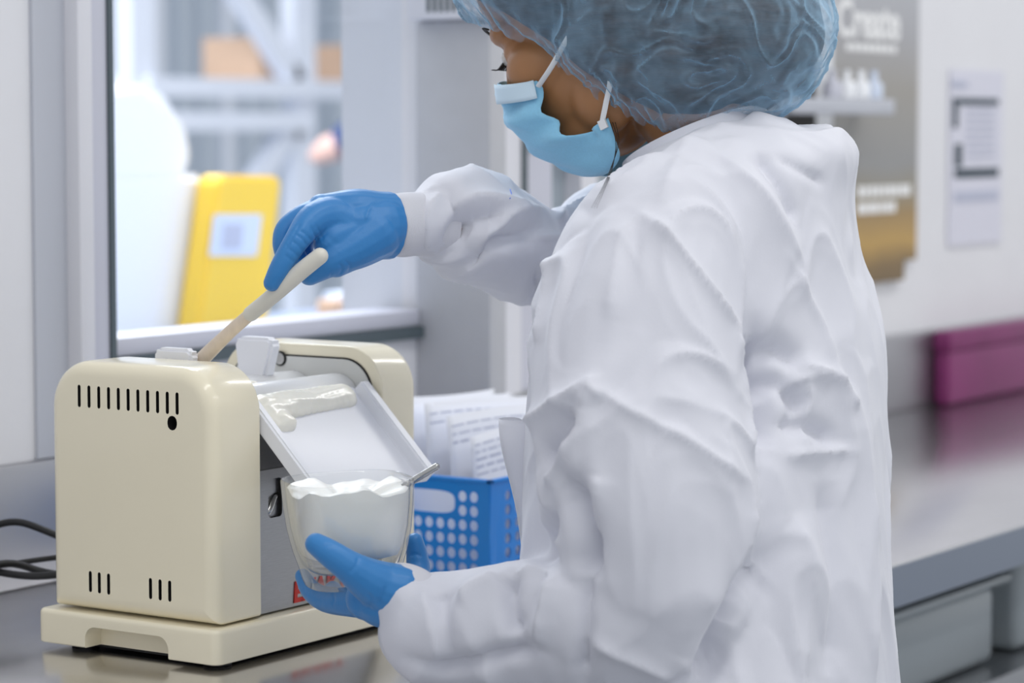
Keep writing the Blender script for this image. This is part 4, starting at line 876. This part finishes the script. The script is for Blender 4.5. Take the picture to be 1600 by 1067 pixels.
for r_ in range(len(rows) - 1):
    for k in range(48): bm.faces.new((rows[r_][k], rows[r_][k + 1], rows[r_ + 1][k + 1], rows[r_ + 1][k]))
mk = link('face_mask', mesh_bm(bm), 'mask', wk, True); sm_ = mk.modifiers.new('s', 'SOLIDIFY'); sm_.thickness = .0008; sm_.offset = 1
# folded top band with stitched tab and straps
bm = bmesh.new(); rr2 = []
for r_ in (0, 1, 2, 3, 4):
    row = []
    for k in range(24 + 9, 49):
        v = rows_co = None
        c_, s_ = cen_s[r_], sid_s[r_]; t = (k - 24) / 24; f_ = s_[0] + (c_[0] - s_[0]) * (math.cos(t * math.pi / 2) ** .8 if t < 1 else 0)
        row.append(bm.verts.new(H(f_ + .0022, c_[1] + (s_[1] - c_[1]) * t ** 1.3 + .001, s_[2] * math.sin(t * math.pi / 2) + .0028)))
    rr2.append(row)
for i in range(4):
    for k in range(len(rr2[0]) - 1): bm.faces.new((rr2[i][k], rr2[i][k + 1], rr2[i + 1][k + 1], rr2[i + 1][k]))
tbnd = link('top_band', mesh_bm(bm), 'mask_white', mk, True); sm_ = tbnd.modifiers.new('s', 'SOLIDIFY'); sm_.thickness = .0006
tube('strap', [H(.054, -.042, .064), H(.0317, -.033, .071), H(.0078, -.0166, .069), H(-.012, -.004, .062), H(-.025, .008, .055)], .0024, 'strap', mk, 8, 4, True, None, .3, fw)
tube('strap', [H(.010, -.095, .069), H(-.001, -.082, .071), H(-.0110, -.0686, .071), H(-.016, -.050, .064), H(-.024, -.03, .056)], .0024, 'strap', mk, 8, 4, True, None, .3, fw)
box('strap_tab', (0, 0, 0), (.007, .003, .008), 'strap', mk); tb_ = [o for o in mk.children if o.name.startswith('strap_tab')][0]
for v in tb_.data.vertices: l_ = v.co.copy(); v.co = H(.010 + l_.x - .003, -.098 + l_.z - .004, .068 + l_.y)
# ---- cap and hair
URM = [(.125, .055), (.10, .042), (.075, .022), (.05, -.004), (.03, -.036), (.01, -.074), (-.01, -.102), (-.03, -.13), (-.06, -.2), (-.3, -.3)]
def rim_u(f):
    for (f1, u1_), (f0, u0_) in zip(URM[:-1], URM[1:]):
        if f <= f1 and f >= f0: return u0_ + (u1_ - u0_) * (f - f0) / (f1 - f0)
    return URM[0][1] if f > URM[0][0] else -.3
def capblob(d): return [E(-.002, .052, 0, .120 + d, .094 + d, .108 + d, 40), E(-.035, -.020, 0, .098 + d, .094 + d, .100 + d, 40), E(-.105, -.066, 0, .086 + d, .088 + d, .080 + d, 40), E(-.068, -.070, 0, .07 + d, .090 + d, .080 + d, 40), E(-.075, .02, 0, .11 + d, .095 + d, .10 + d, 40), E(-.028, -.058, 0, .055 + d, .088 + d, .072 + d, 40)]
def crimp(me, amp, fn):
    bm = bmesh.new(); bm.from_mesh(me); bm.normal_update(); kill = []
    for v in bm.verts:
        r_ = v.co - HC; f_, u_, s_ = r_.dot(fw), r_.dot(hu), r_.dot(hl); v.co += v.normal * fn(v.co, f_, u_, s_) * amp
        if u_ < rim_u(f_) + fn.off or (f_ > .03 and u_ < rim_u(f_) + fn.off): kill.append(v)
    bmesh.ops.delete(bm, geom=kill, context='VERTS')
    lone = [v for v in bm.verts if not v.link_faces]; bmesh.ops.delete(bm, geom=lone, context='VERTS')
    for v in bm.verts:
        if v.is_boundary:
            r_ = v.co - HC; f_, u_ = r_.dot(fw), r_.dot(hu); dlt = rim_u(f_) + fn.off - u_
            if abs(dlt) < .008: v.co += hu * dlt
    for _ in range(3):
        mv = {v: sum((e.other_vert(v).co for e in v.link_edges if e.is_boundary), Vector()) / 2 for v in bm.verts if v.is_boundary and sum(e.is_boundary for e in v.link_edges) == 2}
        for v, c_ in mv.items(): v.co = v.co.lerp(c_, .6)
    out = bpy.data.meshes.new('c'); bm.to_mesh(out); bm.free()
    for p_ in out.polygons: p_.use_smooth = True
    return out
def fcap(p_, f_, u_, s_):
    a_ = noise.noise(p_ * 22); b_ = max(0, 1 - 3.2 * abs(noise.noise(Vector((p_.x * 20, p_.y * 20, p_.z * 20 + 4 * a_)) + Vector((7, 3, 1))))); c_ = max(0, 1 - 3.5 * abs(noise.noise(p_ * 46 + Vector((1, 9, 4)))))
    e_ = max(0, 1 - abs(u_ - rim_u(f_)) / .045); ang = math.atan2(s_, f_ + .02)
    return .4 * a_ + .55 * b_ + .25 * c_ + e_ * .45 * math.sin(ang * 46 + 3 * a_) - e_ * e_ * 1.2 * (1 if f_ > -.03 else 0)
fcap.off = 0.0
capm = crimp(remesh(capblob(0), .0022, 10, .6), .0058, fcap)
link('bouffant_cap', capm, 'cap', wk, True)
def fhair(p_, f_, u_, s_): return noise.noise(p_ * 30) + .5 * noise.noise(Vector((p_.x * 90, p_.y * 90, p_.z * 30)))
fhair.off = .028
hr = crimp(remesh(capblob(-.009), .003, 4, .5), .003, fhair); link('hair', hr, 'hair', wk, True)
for i in range(3):
    j = i * 4; tube('hair_strand', [P(952 + j, 186, 2.30), P(962 + j * .6, 222, 2.26), P(957 - j * .3, 262, 2.20), P(946 - j * .5, 292, 2.12), P(932 - j, 325, 2.04)], [.0003, .0003, .0003, .00025, .00015], 'lash', wk, 5, 5)
